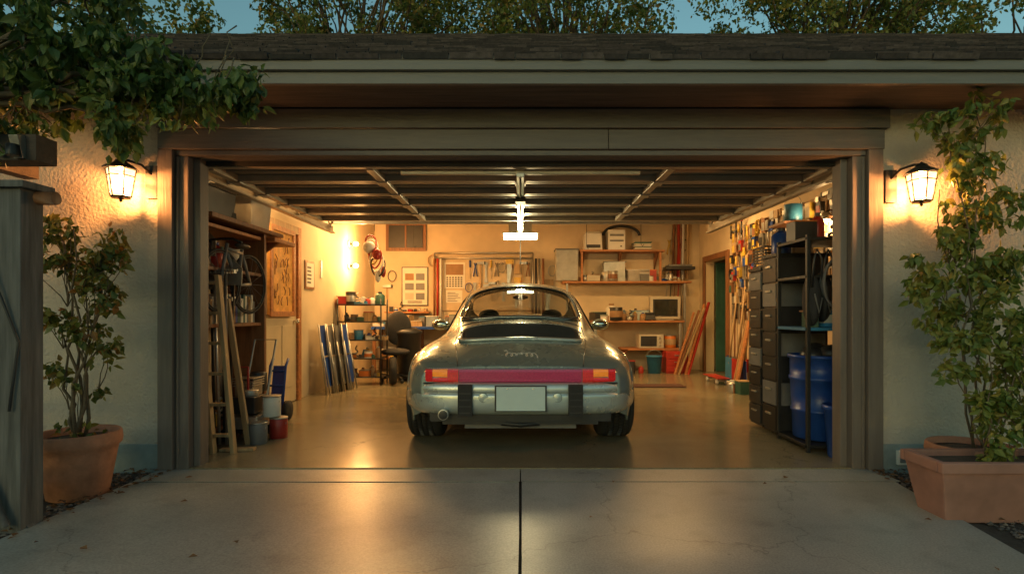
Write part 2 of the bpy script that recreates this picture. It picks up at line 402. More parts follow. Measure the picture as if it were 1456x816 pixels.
# ---------------------------------------------------------------- added ceiling fill lights, unseen above the raised door
for i,(x,y) in enumerate([(-2.0,4.3),(2.3,4.5)]):
    e=empty('added_ceiling_fill'); b=B('fill_housing',e)
    b.box(x-.6,x+.6,y-.07,y+.07,2.84,2.9,WHITE); b.box(x-.58,x+.58,y-.05,y+.05,2.82,2.839,WHITE); b.done(.004)
    area('ceiling_fill_light',(x,y,2.81),66,WARM,1.15,.1,e)
BULB=M('lit_bulb',(1,.8,.5),.4,emit=45,ecol=(1,.62,.26)); BULB.cycles.emission_sampling='NONE'
for z in(2.24,1.88):
    e=empty('wall_bulb_lamp'); b=B('socket',e)
    b.cyl((-2.849,5.3,z),.05,.03,WHITE,16,(0,math.pi/2,0)); b.cyl((-2.82,5.3,z),.022,.05,BLACKP,12,(0,math.pi/2,0)); b.done()
    b=B('bulb',e); b.ell((-2.72,5.3,z),(.042,.036,.036),BULB); b.done()
    point('bulb_light',(-2.60,5.25,z),58,(1,.47,.14),.05,e)
for x,y,z,s,pw in((3.42,2.2,2.12,-1,38),(-2.74,1.9,2.42,1,36)):  # second entry is an added fill lamp, hidden behind the door tracks
    e=empty('wall_and_fill_lamp'); b=B('lamp_head',e); b.tube([(x-s*.07,y,z+.06),(x,y,z+.12),(x+s*.05,y,z+.09)],.01,BLACKM,6)
    b.lathe((x+s*.05,y,z),[(.03,.09),(.05,.07),(.075,.01)],STEEL,20); b.done()
    b=B('bulb',e); b.ell((x+s*.05,y,z+.01),(.028,.028,.035),BULB); b.done()
    point('wall_and_fill_light',(x+s*.05,y,z-.045),pw,(1,.60,.24),.04,e)
# ---------------------------------------------------------------- lanterns
LG=glassmat('lantern_glass',(.95,.85,.7),.6,(1,.68,.34),1.9)
LBUL=M('lantern_bulb_lit',(1,.85,.6),.4,emit=22,ecol=(1,.66,.30)); LBUL.cycles.emission_sampling='NONE'
def lantern(x,z,s):
    e=empty('wall_lantern'); b=B('lantern_frame',e); y=-.17
    b.box(min(x+s*.07,x+s*.15),max(x+s*.07,x+s*.15),-.025,.0,z-.09,z+.14,BLACKM)
    b.tube([(x+s*.11,-.02,z+.08),(x+s*.08,-.08,z+.13),(x+s*.03,-.14,z+.145),(x,y,z+.14)],.009,BLACKM)
    b.lathe((x,y,z),[(.108,.075),(.106,.083),(.075,.105),(.04,.125),(.032,.14),(.012,.15),(.001,.16)],BLACKM,8,smooth=False)
    tr,br=.092,.062
    n=6
    for k in range(n):
        a=2*math.pi*k/n+.3
        p=lambda r,zz:(x+r*math.cos(a),y+r*math.sin(a),z+zz)
        b.tube([p(tr,.08),p(br,-.11)],.004,BLACKM,6)
    for r,zz in((tr,.076),(.084,.03),(br,-.11)):
        b.tube([(x+r*math.cos(2*math.pi*k/n+.3),y+r*math.sin(2*math.pi*k/n+.3),z+zz) for k in range(n)],.0038,BLACKM,6,True)
    b.lathe((x,y,z),[(.062,-.12),(.064,-.112),(.062,-.108)],BLACKM,6,smooth=False)
    b.lathe((x,y,z),[(.001,-.148),(.012,-.138),(.008,-.128),(.02,-.12)],BLACKM,8)
    b.done()
    b=B('lantern_glass',e); vs=[];fs=[]
    for r,zz in((tr-.006,.075),(br-.006,-.11)):
        for k in range(n):
            a=2*math.pi*k/n+.3; vs.append((x+r*math.cos(a),y+r*math.sin(a),z+zz))
    fs=[(k,(k+1)%n,n+(k+1)%n,n+k) for k in range(n)]
    b.add(vs,fs,LG); b.done()
    b=B('lantern_bulb',e); b.ell((x,y,z),(.026,.026,.045),LBUL); b.done()
    point('lantern_light',(x,y,z-.062),28,(1,.40,.12),.02,e); point('lantern_light_top',(x,y,z+.058),16,(1,.40,.12),.015,e)
lantern(-2.72,2.0,1); lantern(2.73,1.97,-1)
# ---------------------------------------------------------------- CAR
rows=[
(.02,[(.60,.40),(.765,.44),(.785,.52),(.77,.60),(.72,.645),(.55,.662),(.38,.672),(.2,.675),(0,.675)]),
(.10,[(.80,.30),(.86,.42),(.865,.54),(.83,.65),(.745,.70),(.56,.708),(.38,.714),(.2,.716),(0,.716)]),
(.30,[(.90,.25),(.94,.42),(.94,.56),(.885,.70),(.765,.77),(.58,.78),(.40,.80),(.2,.806),(0,.808)]),
(.60,[(.95,.22),(.985,.42),(.98,.58),(.915,.745),(.78,.835),(.62,.855),(.47,.895),(.24,.92),(0,.927)]),
(.90,[(.93,.2),(.97,.42),(.96,.6),(.89,.77),(.775,.86),(.65,.905),(.54,.98),(.29,1.022),(0,1.033)]),
(1.3,[(.88,.2),(.92,.42),(.905,.62),(.845,.80),(.765,.885),(.685,1.0),(.575,1.13),(.3,1.195),(0,1.212)]),
(1.8,[(.84,.2),(.88,.42),(.87,.65),(.83,.83),(.78,.915),(.70,1.09),(.575,1.28),(.32,1.362),(0,1.385)]),
(2.3,[(.83,.2),(.87,.42),(.865,.66),(.83,.85),(.79,.93),(.71,1.13),(.58,1.345),(.32,1.436),(0,1.457)]),
(2.75,[(.83,.2),(.87,.42),(.865,.66),(.83,.845),(.79,.93),(.71,1.11),(.575,1.31),(.32,1.405),(0,1.43)]),
(3.15,[(.83,.2),(.87,.42),(.865,.64),(.83,.82),(.78,.91),(.72,1.0),(.62,1.12),(.34,1.21),(0,1.235)]),
(3.5,[(.85,.2),(.90,.42),(.89,.62),(.84,.80),(.75,.88),(.6,.92),(.45,.94),(.25,.955),(0,.96)]),
(4.0,[(.87,.22),(.91,.42),(.9,.6),(.84,.76),(.72,.82),(.55,.80),(.4,.79),(.2,.79),(0,.79)]),
(4.4,[(.78,.25),(.82,.40),(.81,.53),(.74,.64),(.62,.68),(.5,.67),(.35,.67),(.2,.67),(0,.67)]),
(4.58,[(.5,.35),(.55,.42),(.55,.48),(.5,.54),(.4,.56),(.3,.565),(.2,.57),(.1,.57),(0,.57)])]
RY=np.array([r[0] for r in rows]); RP=np.array([r[1] for r in rows])
def herm(X,Y,x):
    X=np.asarray(X,float); i=int(np.clip(np.searchsorted(X,x)-1,0,len(X)-2)); h=X[i+1]-X[i]; t=(x-X[i])/h
    def tan(k):
        if k==0: return (Y[1]-Y[0])/(X[1]-X[0])
        if k==len(X)-1: return (Y[-1]-Y[-2])/(X[-1]-X[-2])
        d0=(Y[k]-Y[k-1])/(X[k]-X[k-1]); d1=(Y[k+1]-Y[k])/(X[k+1]-X[k]); h0=X[k]-X[k-1]; h1=X[k+1]-X[k]
        return (d0*h1+d1*h0)/(h0+h1)
    return (2*t**3-3*t*t+1)*Y[i]+(t**3-2*t*t+t)*h*tan(i)+(-2*t**3+3*t*t)*Y[i+1]+(t**3-t*t)*h*tan(i+1)
VI=np.arange(9.)
def section(y): return herm(RY,RP,y)
def curve(sec,v):
    if v>7:
        S=np.vstack([sec,[-sec[7][0],sec[7][1]]]); return herm(np.arange(10.),S,v)
    return herm(VI,sec,v)
CY=.45
def S(y,v): 
    p=curve(section(y),v); return Vector((p[0],y+CY,p[1]))
def top_at(y,x):
    sec=section(y); lo,hi=4.0,8.0
    for _ in range(22):
        m=(lo+hi)/2
        if curve(sec,m)[0]>abs(x): lo=m
        else: hi=m
    return curve(sec,(lo+hi)/2)[1]
def side_at(y,z):
    sec=section(y); lo,hi=0.0,4.5
    for _ in range(22):
        m=(lo+hi)/2
        if curve(sec,m)[1]<z: lo=m
        else: hi=m
    return curve(sec,(lo+hi)/2)[0]
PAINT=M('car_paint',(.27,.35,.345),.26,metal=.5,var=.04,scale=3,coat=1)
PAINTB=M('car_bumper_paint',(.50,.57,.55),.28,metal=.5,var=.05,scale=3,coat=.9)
SILV=M('silver_badge',(.8,.8,.78),.3,metal=.3,var=.02)
CGL=glassmat('car_glass',(.94,.95,.91),.55)
TL=M('tail_lens_red',(.52,.014,.018),.12,var=.25,scale=60,coat=1,emit=.14,ecol=(1,.04,.03))  # faint emission on unlit lenses and reflector stands in for light through them
TA=M('tail_lens_amber',(.90,.24,.02),.12,var=.25,scale=60,coat=1,emit=.30,ecol=(1,.30,.04))
TR=M('tail_reflector',(.40,.022,.085),.15,var=.25,scale=70,coat=1,emit=.06,ecol=(.8,.05,.16))
car=empty('parked_car')
body=B('body',car); glass=B('windows',car)
NY=230; NV=56
ys=list(RY[0]+(RY[-1]-RY[0])*np.linspace(0,1,NY)); vs_=np.linspace(0,8,NV)
grid=np.zeros((NY,NV,3))
for i,y in enumerate(ys):
    sec=section(y)
    for j,v in enumerate(vs_):
        p=curve(sec,v); grid[i,j]=(max(p[0],0),y,p[1])
AX=[(.66,.335),(3.62,.335)]
def kind(y,v,x,z):
    for ay,az in AX:
        if v<4 and (y-ay)**2+(z-az)**2<.40**2: return 'x'
    hw=.60-.07*(y-.97)/.85
    if v>5 and .985<y<1.80:
        dx=max(0,x/hw-.78)/.22; dy=max(0,(abs((y-1.39)/.41)-.80))/.20
        if dx*dx+dy*dy<=1 and x<hw: return 'g'
    if 4.25<v<5.75 and 1.35+max(0,(v-4.3))*.28<y<3.18-max(0,v-4.3)*.22 and not(2.0<y<2.06): return 'g'
    if v>5.95 and 2.86<y<3.44: return 'g'
    return 'b'
for sgn in(1,-1):
    bv=[(sgn*p[0],p[1]+CY,p[2]) for p in grid.reshape(-1,3)]
    fb=[];fg=[]
    for i in range(NY-1):
        for j in range(NV-1):
            c=(grid[i,j]+grid[i+1,j]+grid[i,j+1]+grid[i+1,j+1])/4
            k=kind(c[1],(vs_[j]+vs_[j+1])/2,c[0],c[2])
            f=(i*NV+j,(i+1)*NV+j,(i+1)*NV+j+1,i*NV+j+1)
            if sgn<0: f=f[::-1]
            (fb if k=='b' else fg if k=='g' else []).append(f)
    body.add(bv,fb,PAINT,True); glass.add(bv,fg,CGL,True)
    body.poly([(sgn*p[0],p[1]+CY,p[2]) for p in grid[0]]+[(0,.02+CY,.40)],PAINT)
    body.poly([(sgn*p[0],p[1]+CY,p[2]) for p in grid[-1]]+[(0,4.58+CY,.35)],PAINT)
ob=body.done(); og=glass.done()
for o in(ob,og):
    bm=bmesh.new(); bm.from_mesh(o.data); bmesh.ops.remove_doubles(bm,verts=bm.verts,dist=.0004)
    loose=[v for v in bm.verts if not v.link_faces]; bmesh.ops.delete(bm,geom=loose,context='VERTS')
    bmesh.ops.recalc_face_normals(bm,faces=bm.faces); bm.to_mesh(o.data); bm.free()
t=B('trim',car)
def rim(mat,r,grow,off):
    pts=[]
    for k in range(72):
        a=2*math.pi*k/72; ca,sa=math.cos(a),math.sin(a); e=.42
        u=math.copysign(abs(ca)**e,ca); v=math.copysign(abs(sa)**e,sa)
        y=1.39+(.41+grow)*v; hw=.60-.07*(y-.97)/.85+grow
        x=hw*u; pts.append((x,y+CY-off*.5,top_at(y,x)+off))
    t.tube(pts,r,mat,6,True)
rim(RUBBER,.014,.0,.002); rim(CHROME,.005,.020,.008)
for ay,az in AX:
    for s in(-1,1):
        pts=[]
        for k in range(25):
            a=math.radians(-18+216*k/24); y=ay+.405*math.cos(a); z=az+.405*math.sin(a)
            pts.append((s*(side_at(y,max(z,.21))-.004),y+CY,z))
        t.tube(pts,.014,PAINT,8)
for s in(-1,1):
    pts=[]
    for (y,v) in [(1.36,4.25),(2.0,4.25),(2.6,4.25),(3.16,4.25),(3.0,5.0),(2.85,5.75),(2.3,5.75),(1.78,5.72),(1.55,5.0)]:
        p=S(y,v); pts.append((s*(p.x+.004),p.y,p.z))
    t.tube(pts,.011,RUBBER,6,True)
    t.tube([(s*(S(2.0,v).x+.001),2.0+CY,S(2.0,v).z) for v in np.linspace(.3,4.2,14)],.004,BLACKP,5)
    t.tube([(s*(S(y,6.0).x+.006),y+CY,S(y,6.0).z+.004) for y in np.linspace(1.0,2.85,20)],.007,CHROME,6)
def lidpt(x,y,o=.001): return (x,y+CY-.0,top_at(y,x)+o)
for s in(-1,1):
    t.tube([lidpt(s*(.50+.08*min(1,(y-.03)/.5)),y) for y in np.linspace(.03,.90,26)],.0045,BLACKP,5)
t.tube([lidpt(x,.90+.03*(1-(x/.58)**2)) for x in np.linspace(-.58,.58,30)],.0045,BLACKP,5)
def gr_pt(u,v,o):
    y=.60+.165*v; return (.545*u,y+CY,top_at(y,.545*u)+o)
ring=[]
for k in range(80):
    a=2*math.pi*k/80; ca,sa=math.cos(a),math.sin(a)
    u=math.copysign(abs(ca)**.35,ca); v=math.copysign(abs(sa)**.55,sa); ring.append((u,v))
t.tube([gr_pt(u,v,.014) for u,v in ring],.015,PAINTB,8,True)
t.tube([gr_pt(u*.965,v*.90,.022) for u,v in ring],.006,BLACKP,6,True)
for yv in np.linspace(-.9,.9,13):
    hw=.955*(1-abs(yv)**(2/.55)*.999)**(.35/2)
    t.tube([gr_pt(hw*u,yv,.020) for u in np.linspace(-1,1,24)],.0055,BLACKP,5)
NU=24
rowsg=[]
for yv in np.linspace(-.97,.97,16):
    hw=.97*max(.05,(1-abs(yv)**(2/.55)))**(.35/2)
    rowsg.append([gr_pt(hw*u,yv,.010) for u in np.linspace(-1,1,NU)])
V=[p for r_ in rowsg for p in r_]
t.add(V,[(i*NU+j,i*NU+j+1,(i+1)*NU+j+1,(i+1)*NU+j) for i in range(15) for j in range(NU-1)],BLACKP,True)
# flowing script badge: small loops
sq=[]
for k in range(160):
    u=k/159; ph=u*2*math.pi*6.5
    x=-.135+.27*u+.016*math.sin(ph)
    amp=.030*(.75+.25*math.sin(u*9+1))
    y=.185+amp*math.cos(ph)+(.05*math.exp(-((u-.03)/.035)**2)+.05*math.exp(-((u-.55)/.03)**2)-.04*math.exp(-((u-.97)/.03)**2))
    sq.append((x,y+CY-.002,top_at(y,abs(x))+.003))
t.tube(sq,.0024,SILV,5)
t.done()
def strip(b,x0,x1,z0,z1,mat,off=.03,n=10):
    xs=np.linspace(x0,x1,n); prof=[(0,z0),(off*.8,z0+.004),(off,z0+.02),(off,z1-.02),(off*.8,z1-.004),(0,z1)]
    vs=[];
    for x in xs:
        yb=.018+.10*max(0,(abs(x)-.55)/.25)**2*.5
        for o,z in prof: vs.append((x,CY+yb-o,z))
    k=len(prof); fs=[(i*k+j,i*k+j+1,(i+1)*k+j+1,(i+1)*k+j) for i in range(n-1) for j in range(k-1)]
    fs+= [tuple(range(k)),tuple((n-1)*k+j for j in range(k))[::-1]]
    b.add(vs,fs,mat,False)
b=B('tail_lights',car)
strip(b,-.485,.485,.552,.655,TR,.026,14)
for s in(-1,1):
    def sx(a,c): return (a,c) if s>0 else (-c,-a)
    strip(b,*sx(.490,.575),.552,.655,TL,.034); strip(b,*sx(.577,.695),.592,.655,TA,.034); strip(b,*sx(.577,.695),.552,.589,TL,.034); strip(b,*sx(.697,.755),.552,.655,TL,.034,6)
b.tube([(x,CY+.0+.02*max(0,(abs(x)-.55)/.25)**2,.662) for x in np.linspace(-.76,.76,30)],.004,CHROME,5)
b.box(-.77,.77,CY+.004,CY+.03,.540,.550,RUBBER)
b.done(.003)
path=[(0,-.045),(.2,-.044),(.4,-.038),(.57,-.022),(.69,.0),(.775,.035),(.835,.09),(.878,.16),(.912,.24),(.93,.28)]
path=[(-x,y) for x,y in path[::-1]][:-1]+path
P2=[Vector((x,y)) for x,y in path]
prof=[(-.06,.552),(-.01,.55),(.008,.54),(.018,.515),(.02,.49),(.014,.475),(.008,.470),(.014,.464),(.022,.455),(.024,.41),(.018,.355),(.0,.315),(-.035,.295),(-.10,.285)]
vs=[]
for i,p in enumerate(P2):
    a=P2[max(0,i-1)]; c=P2[min(len(P2)-1,i+1)]; tt=(c-a).normalized(); nn=Vector((tt.y,-tt.x))
    for o,z in prof: q=p+nn*o; vs.append((q.x,q.y+CY,z))
k=len(prof)
b=B('rear_bumper',car)
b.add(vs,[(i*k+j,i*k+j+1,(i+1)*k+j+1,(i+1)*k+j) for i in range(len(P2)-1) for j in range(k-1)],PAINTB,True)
bo=b.done(); m=bo.modifiers.new('s','SUBSURF'); m.levels=1; m.render_levels=2
b=B('bumper_parts',car)
for s in(-1,1):
    b.prism([(s*.375,.295),(s*.485,.295),(s*.485,.54),(s*.375,.54)] if s>0 else [(-.485,.295),(-.375,.295),(-.375,.54),(-.485,.54)],'y',CY-.095,CY-.02,RUBBER)
    for k in range(4): b.box(min(s*.385,s*.475),max(s*.385,s*.475),CY-.099,CY-.0955,.32+k*.05,.33+k*.05,BLACKP)
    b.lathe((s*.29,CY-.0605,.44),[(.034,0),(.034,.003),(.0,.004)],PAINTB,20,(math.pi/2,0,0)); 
    b.tube([(s*.29+.035*math.cos(a),CY-.063,.44+.035*math.sin(a)) for a in np.linspace(0,6.28,22)[:-1]],.0016,BLACKP,5,True)
b.box(-.20,.205,CY-.085,CY-.06,.335,.535,BLACKP)
PL=M('licence_plate',(.55,.68,.68),.45,var=.05)
b.box(-.187,.192,CY-.089,CY-.0855,.342,.528,PL)
for sx_ in(-.1,.1): b.cyl((sx_,CY-.0885,.512),.006,.004,CHROME,10,(math.pi/2,0,0))
b.box(-.62,.62,CY+.03,CY+.30,.215,.30,BLACKP)
b.box(-.45,.45,CY+.10,CY+.5,.17,.28,GREY)
b.tube([(-.60,CY+.2,.315),(-.60,CY-.02,.31),(-.60,CY-.085,.31)],[.036,.040,.042],STEEL,18)
b.cyl((-.60,CY-.0855,.31),.035,.004,BLACKP,16,(math.pi/2,0,0))
b.tube([(-.15,CY+.05,.22),(.0,CY+.03,.21),(.15,CY+.05,.22)],.02,BLACKM,8)
b.box(-.66,.66,CY+.3,CY+4.3,.19,.24,BLACKP)
for ya,yb in((.02,.24),(1.08,3.2),(4.05,4.3)): b.box(-.72,.72,CY+ya,CY+yb,.241,.5,BLACKP)
b.box(-.60,.60,CY+.24,CY+1.08,.241,.62,BLACKP); b.box(-.60,.60,CY+3.2,CY+4.05,.241,.55,BLACKP)
b.box(-.70,.70,CY+1.25,CY+1.9,.5,.82,DARK)
b.box(-.55,.55,CY+.95,CY+1.25,.62,.90,DARK)
b.box(-.70,.70,CY+3.05,CY+3.3,.5,.90,DARK)
b.done(.008)
MIRG=M('mirror_glass',(.5,.55,.55),.05,metal=1,var=.02)
b=B('mirrors',car)
for s in(-1,1):
    b.ell((s*1.0,CY+2.62,.955),(.115,.06,.072),PAINT,20,12)
    b.ell((s*1.0,CY+2.585,.955),(.10,.032,.06),MIRG,20,10)
    b.tube([(s*.79,CY+2.66,.90),(s*.88,CY+2.66,.92),(s*.95,CY+2.64,.94)],.022,BLACKP)
b.done()
b=B('seats',car)
for s in(-1,1):
    x=s*.37; 
    b.ell((x,CY+2.25,.74),(.22,.07,.27),DARK,18,12); b.ell((x,CY+2.2,1.07),(.12,.045,.075),DARK,18,12)
    for dx in(-.04,.04): b.tube([(x+dx,CY+2.22,.95),(x+dx,CY+2.2,1.05)],.006,STEEL,6)
    b.ell((x,CY+2.5,.52),(.24,.26,.09),DARK)
    b.ell((s*.32,CY+1.72,.86),(.24,.07,.09),DARK)
b.tube([(-.36+.18*math.cos(a),CY+2.95-.05*math.sin(a),.90+.17*math.sin(a)) for a in np.linspace(0,6.28,26)[:-1]],.014,BLACKP,6,True)
b.ell((0,CY+2.78,1.30),(.10,.015,.03),BLACKP)
b.done()
b=B('wheels',car)
RIM=M('alloy_rim',(.5,.5,.5),.25,metal=.9,var=.05)
for (ay,az),wd in zip(AX,(.30,.24)):
    for s in(-1,1):
        x0=s*(.975-wd)
        rot=(0,math.pi/2*s,0)
        rt=.335
        prof_t=[(.21,0),(.25,-.004),(.30,.0),(.322,.012),(rt,.035)]
        nrib=5
        for q_ in range(nrib):
            z0_=.04+(wd-.08)*q_/nrib; z1_=.04+(wd-.08)*(q_+1)/nrib
            prof_t+=[(rt,z0_+.004),(rt,z1_-.010),(rt-.009,z1_-.006),(rt-.009,z1_-.001)]
        prof_t+=[(rt,wd-.035),(.322,wd-.012),(.30,wd),(.25,wd+.004),(.21,wd)]
        b.lathe((x0,CY+ay,az),prof_t,RUBBER,56,rot)
        b.lathe((x0,CY+ay,az),[(.21,wd-.01),(.205,wd-.03),(.19,wd-.06),(.06,wd-.03),(.05,wd-.01),(.0,wd-.008)],RIM,30,rot)
        for k in range(60):
            a=2*math.pi*k/60
            for q_ in range(5):
                off=.05+(wd-.1)*(q_+.5)/5
                c=Vector((x0+s*off,CY+ay+math.cos(a+q_*.05)*(rt+.0005),az+math.sin(a+q_*.05)*(rt+.0005)))
                b.ob(c,(.03,.004,.006),BLACKP,(a+q_*.05+math.pi/2+.35*(1 if q_%2 else -1),0,0))
        for k in range(5):
            a=2*math.pi*k/5; c=(x0+s*(wd-.028),CY+ay+.12*math.cos(a),az+.12*math.sin(a)); b.ob(c,(.02,.17,.06),RIM,(a,0,0))
b.done()
hb=B('headlights',car)
for s in(-1,1): hb.ell((s*.66,CY+4.28,.66),(.12,.10,.12),CHROME)
hb.done()
# ---------------------------------------------------------------- vegetation helpers
def blob(n,c,r,sub=None):
    u=rng.normal(size=(n,3)); u/=np.linalg.norm(u,axis=1)[:,None]; k=rng.uniform(.15,1,n)**(1/2.2)
    return np.array(c)+u*k[:,None]*np.array(r)
def clump(c,r,nb,per,cr):
    cs_=blob(nb,c,r); out=[]
    for q in cs_: out.append(blob(per,q,(cr*R(.6,1.3),)*3))
    return np.vstack(out),cs_
def branch(b,p0,p1,r0,r1,mat,wob=.04,n=7):
    p0=Vector(p0);p1=Vector(p1); L=(p1-p0).length; pts=[]
    for i in range(n):
        t_=i/(n-1); p=p0.lerp(p1,t_)
        if 0<i<n-1: p+=Vector((R(-1,1),R(-1,1),R(-.5,.5)))*wob*L
        pts.append(p)
    b.tube(pts,[r0+(r1-r0)*i/(n-1) for i in range(n)],mat,7); return pts
LV1=leafmat('vine_leaf',[(.045,.09,.022),(.085,.15,.03),(.16,.21,.045),(.055,.11,.03),(.20,.22,.05)],.3)
LV2=leafmat('shrub_leaf',[(.06,.11,.025),(.14,.17,.035),(.26,.22,.04),(.09,.14,.03),(.34,.14,.03)],.3)
LV3=leafmat('climber_leaf',[(.08,.14,.025),(.15,.20,.04),(.27,.29,.06),(.09,.15,.03),(.32,.27,.06)],.3)
LVT=leafmat('tree_leaf',[(.06,.10,.02),(.12,.17,.035),(.26,.26,.06),(.08,.13,.03),(.36,.22,.06)],.4)
b=B('overhanging_vine')
vb=[((-2.66,-.95,2.62),(.62,.35,.30),38),((-2.35,-.9,2.42),(.42,.3,.22),24),((-2.85,-.95,2.28),(.38,.3,.24),20),
    ((-1.98,-.9,2.42),(.33,.2,.13),14),((-1.70,-.88,2.34),(.30,.14,.08),10),((-2.25,-.95,2.17),(.18,.15,.15),8),((-2.50,-.9,2.85),(.42,.3,.14),16),((-2.95,-.9,2.05),(.15,.15,.1),4),((-2.1,-.9,2.3),(.3,.2,.1),8),((-1.55,-.88,2.31),(.16,.1,.05),4)]
root=Vector((-3.2,-.95,2.3))
for c,r,nb in vb:
    P,cc=clump(c,r,nb,38,.085); b.leaves(P,.070,LV1,down=1.0,width=.60)
    for q in cc[::2]: branch(b,Vector(c)+Vector((R(-.1,.1),0,-.02)),q,.006,.002,STEM,.06,5)
    branch(b,root,c,.022,.008,STEM,.05)
for k in range(16):
    x=R(-2.95,-1.6); z=2.02+.20*(x+2.95)/1.2+R(-.08,.15); branch(b,(x+.1,-.95,z+.3),(x,-.95,z),.004,.002,STEM,.08,6)
    b.leaves(blob(10,(x,-.95,z),(.05,.05,.1)),.065,LV1,down=1.2)
branch(b,(-3.3,-1.0,-.03),(-3.2,-.95,2.3),.045,.03,BARK,.02)
b.done()
b=B('timber_gate_post')
b.box(-2.74,-2.56,-1.12,-.98,-.03,1.74,WOODO); b.box(-2.78,-2.52,-1.15,-.95,1.74,1.775,WOODO)
b.cyl((-2.53,-1.05,1.70),.035,.10,WOODR,14,(0,math.pi/2,0)) 
b.box(-4.5,-2.745,-1.08,-1.04,.42,.50,WOODO); b.box(-4.5,-2.745,-1.08,-1.04,.12,.20,WOODO)
b.tube([(-2.75,-1.14,1.75),(-2.68,-1.15,1.3),(-2.56,-1.13,.95),(-2.60,-1.14,.6)],.008,BLACKP,6)
b.tube([(-2.60,-1.16,.02),(-2.78,-1.16,.42),(-3.1,-1.14,.95)],.022,WOODO,8)
b.ob((-2.78,-1.06,.28),(.05,.05,.75),WOODO,(0,-.6,0))
b.done(.006)
WOODD=wood('dark_beam_wood',(.06,.045,.035),.7,'x')
b=B('pergola_beam'); b.box(-4.5,-2.60,-.98,-.84,1.92,2.06,WOODD); b.box(-3.35,-3.25,-1.0,-.2,2.0,2.1,WOODD)
b.ob((-2.68,-.99,1.99),(.05,.05,.12),STEEL,(.3,0,0)); b.cyl((-2.68,-1.03,1.93),.03,.06,BLACKM); b.done(.006)
def roundpot(name,x,y,r,h,mat):
    b=B(name); z=-.03
    b.lathe((x,y,z),[(r*.62,0),(r*.70,.01),(r*.90,h*.68),(r*.93,h*.76),(r*1.0,h*.80),(r*1.02,h*.86),(r*1.0,h*.97),(r*.97,h),(r*.90,h*.98),(r*.86,h*.88),(0,h*.86)],mat,40)
    b.lathe((x,y,z),[(r*.86,h*.885),(r*.4,h*.91),(0,h*.90)],SOIL,24); 
    b.done(); return z+h*.88
zt=roundpot('terracotta_pot',-2.735,-.52,.225,.40,TERRA)
b=B('potted_shrub')
base=(-2.735,-.52,zt)
for s_ in [(-2.84,-.5,1.55),(-2.60,-.5,1.50),(-2.72,-.48,1.25),(-2.62,-.5,1.0),(-2.88,-.5,1.05),(-2.74,-.55,1.62)]: branch(b,(base[0]+R(-.03,.03),base[1]+R(-.03,.03),zt),s_,.012,.004,STEM,.035,8)
for c,r,nb in[((-2.84,-.5,1.60),.13,9),((-2.60,-.5,1.52),.12,7),((-2.86,-.5,1.36),.15,10),((-2.60,-.5,1.22),.15,10),((-2.90,-.5,1.10),.11,6),((-2.68,-.5,.98),.15,8),((-2.74,-.5,1.42),.18,9),((-2.84,-.5,.72),.09,3),((-2.54,-.5,.85),.08,3),((-2.74,-.5,.6),.1,2),((-2.5,-.48,1.4),.07,3)]:
    P,cc=clump(c,(r,r*.8,r),nb,19,.055); b.leaves(P,.056,LV2,down=.6,width=.6)
    for q in cc[::2]: branch(b,(base[0]+(c[0]-base[0])*.6,-.51,c[2]-.22),q,.004,.0015,STEM,.05,5)
b.leaves(blob(40,(-2.735,-.52,zt+.05),(.15,.15,.04)),.05,LV2,down=-.3)
b.done()
zt=roundpot('terracotta_pot',2.76,-.55,.23,.33,TERRA)
b=B('climbing_vine')
for x1,z1 in[(2.78,2.3),(2.95,2.4),(2.72,1.9),(2.88,1.7)]: branch(b,(2.82+R(-.05,.05),-.55,zt),(x1,-.35,z1),.008,.003,STEM,.025,10)
for c,r,nb in[((2.80,-.4,2.24),.13,8),((2.98,-.4,2.36),.16,8),((2.80,-.4,1.98),.10,6),((2.88,-.4,1.76),.14,10),((2.72,-.4,1.56),.12,8),((2.96,-.4,1.50),.2,13),((2.58,-.45,1.30),.13,9),((2.80,-.45,1.22),.17,12),((2.50,-.45,1.42),.06,3),((2.95,-.4,2.0),.13,6),((3.08,-.4,1.8),.15,9),((2.62,-.4,2.33),.06,3),((3.05,-.4,1.3),.15,9),((2.98,-.42,1.02),.15,9),((2.66,-.42,1.05),.11,6)]:
    P,cc=clump(c,(r,r*.7,r*1.1),nb,19,.06); b.leaves(P,.066,LV3,down=.9,width=.55)
    for q in cc[::2]: branch(b,(2.8+(c[0]-2.8)*.4,-.42,c[2]-.15),q,.004,.0015,STEM,.05,5)
b.done()
b=B('rectangular_planter'); x0,x1,ya,yb,h=2.24,3.05,-1.02,-.72,.34; z=-.03
def frus(x0,x1,y0,y1,z0,z1,k,mat):
    b.add([(x0+k,y0+k,z0),(x1-k,y0+k,z0),(x1-k,y1-k,z0),(x0+k,y1-k,z0),(x0,y0,z1),(x1,y0,z1),(x1,y1,z1),(x0,y1,z1)],[(3,2,1,0),(0,1,5,4),(1,2,6,5),(2,3,7,6),(3,0,4,7)],mat)
frus(x0,x1,ya,yb,z,z+h*.82,.045,TERRA2)
o=.018
for (a,c,e,f) in((x0-o,x1+o,ya-o,ya+.02),(x0-o,x1+o,yb-.02,yb+o),(x0-o,x0+.02,ya+.0201,yb-.0201),(x1-.02,x1+o,ya+.0201,yb-.0201)): b.box(a,c,e,f,z+h*.82,z+h,TERRA2)
b.box(x0+.02,x1-.02,ya+.02,yb-.02,z+h*.7,z+h*.9,SOIL); b.done(.008)
b=B('planter_bush')
for k in range(9): branch(b,(R(2.45,2.95),-.87,.26),(R(2.5,3.0),-.8+R(-.1,.1),R(.7,1.1)),.006,.003,STEM,.04,8)
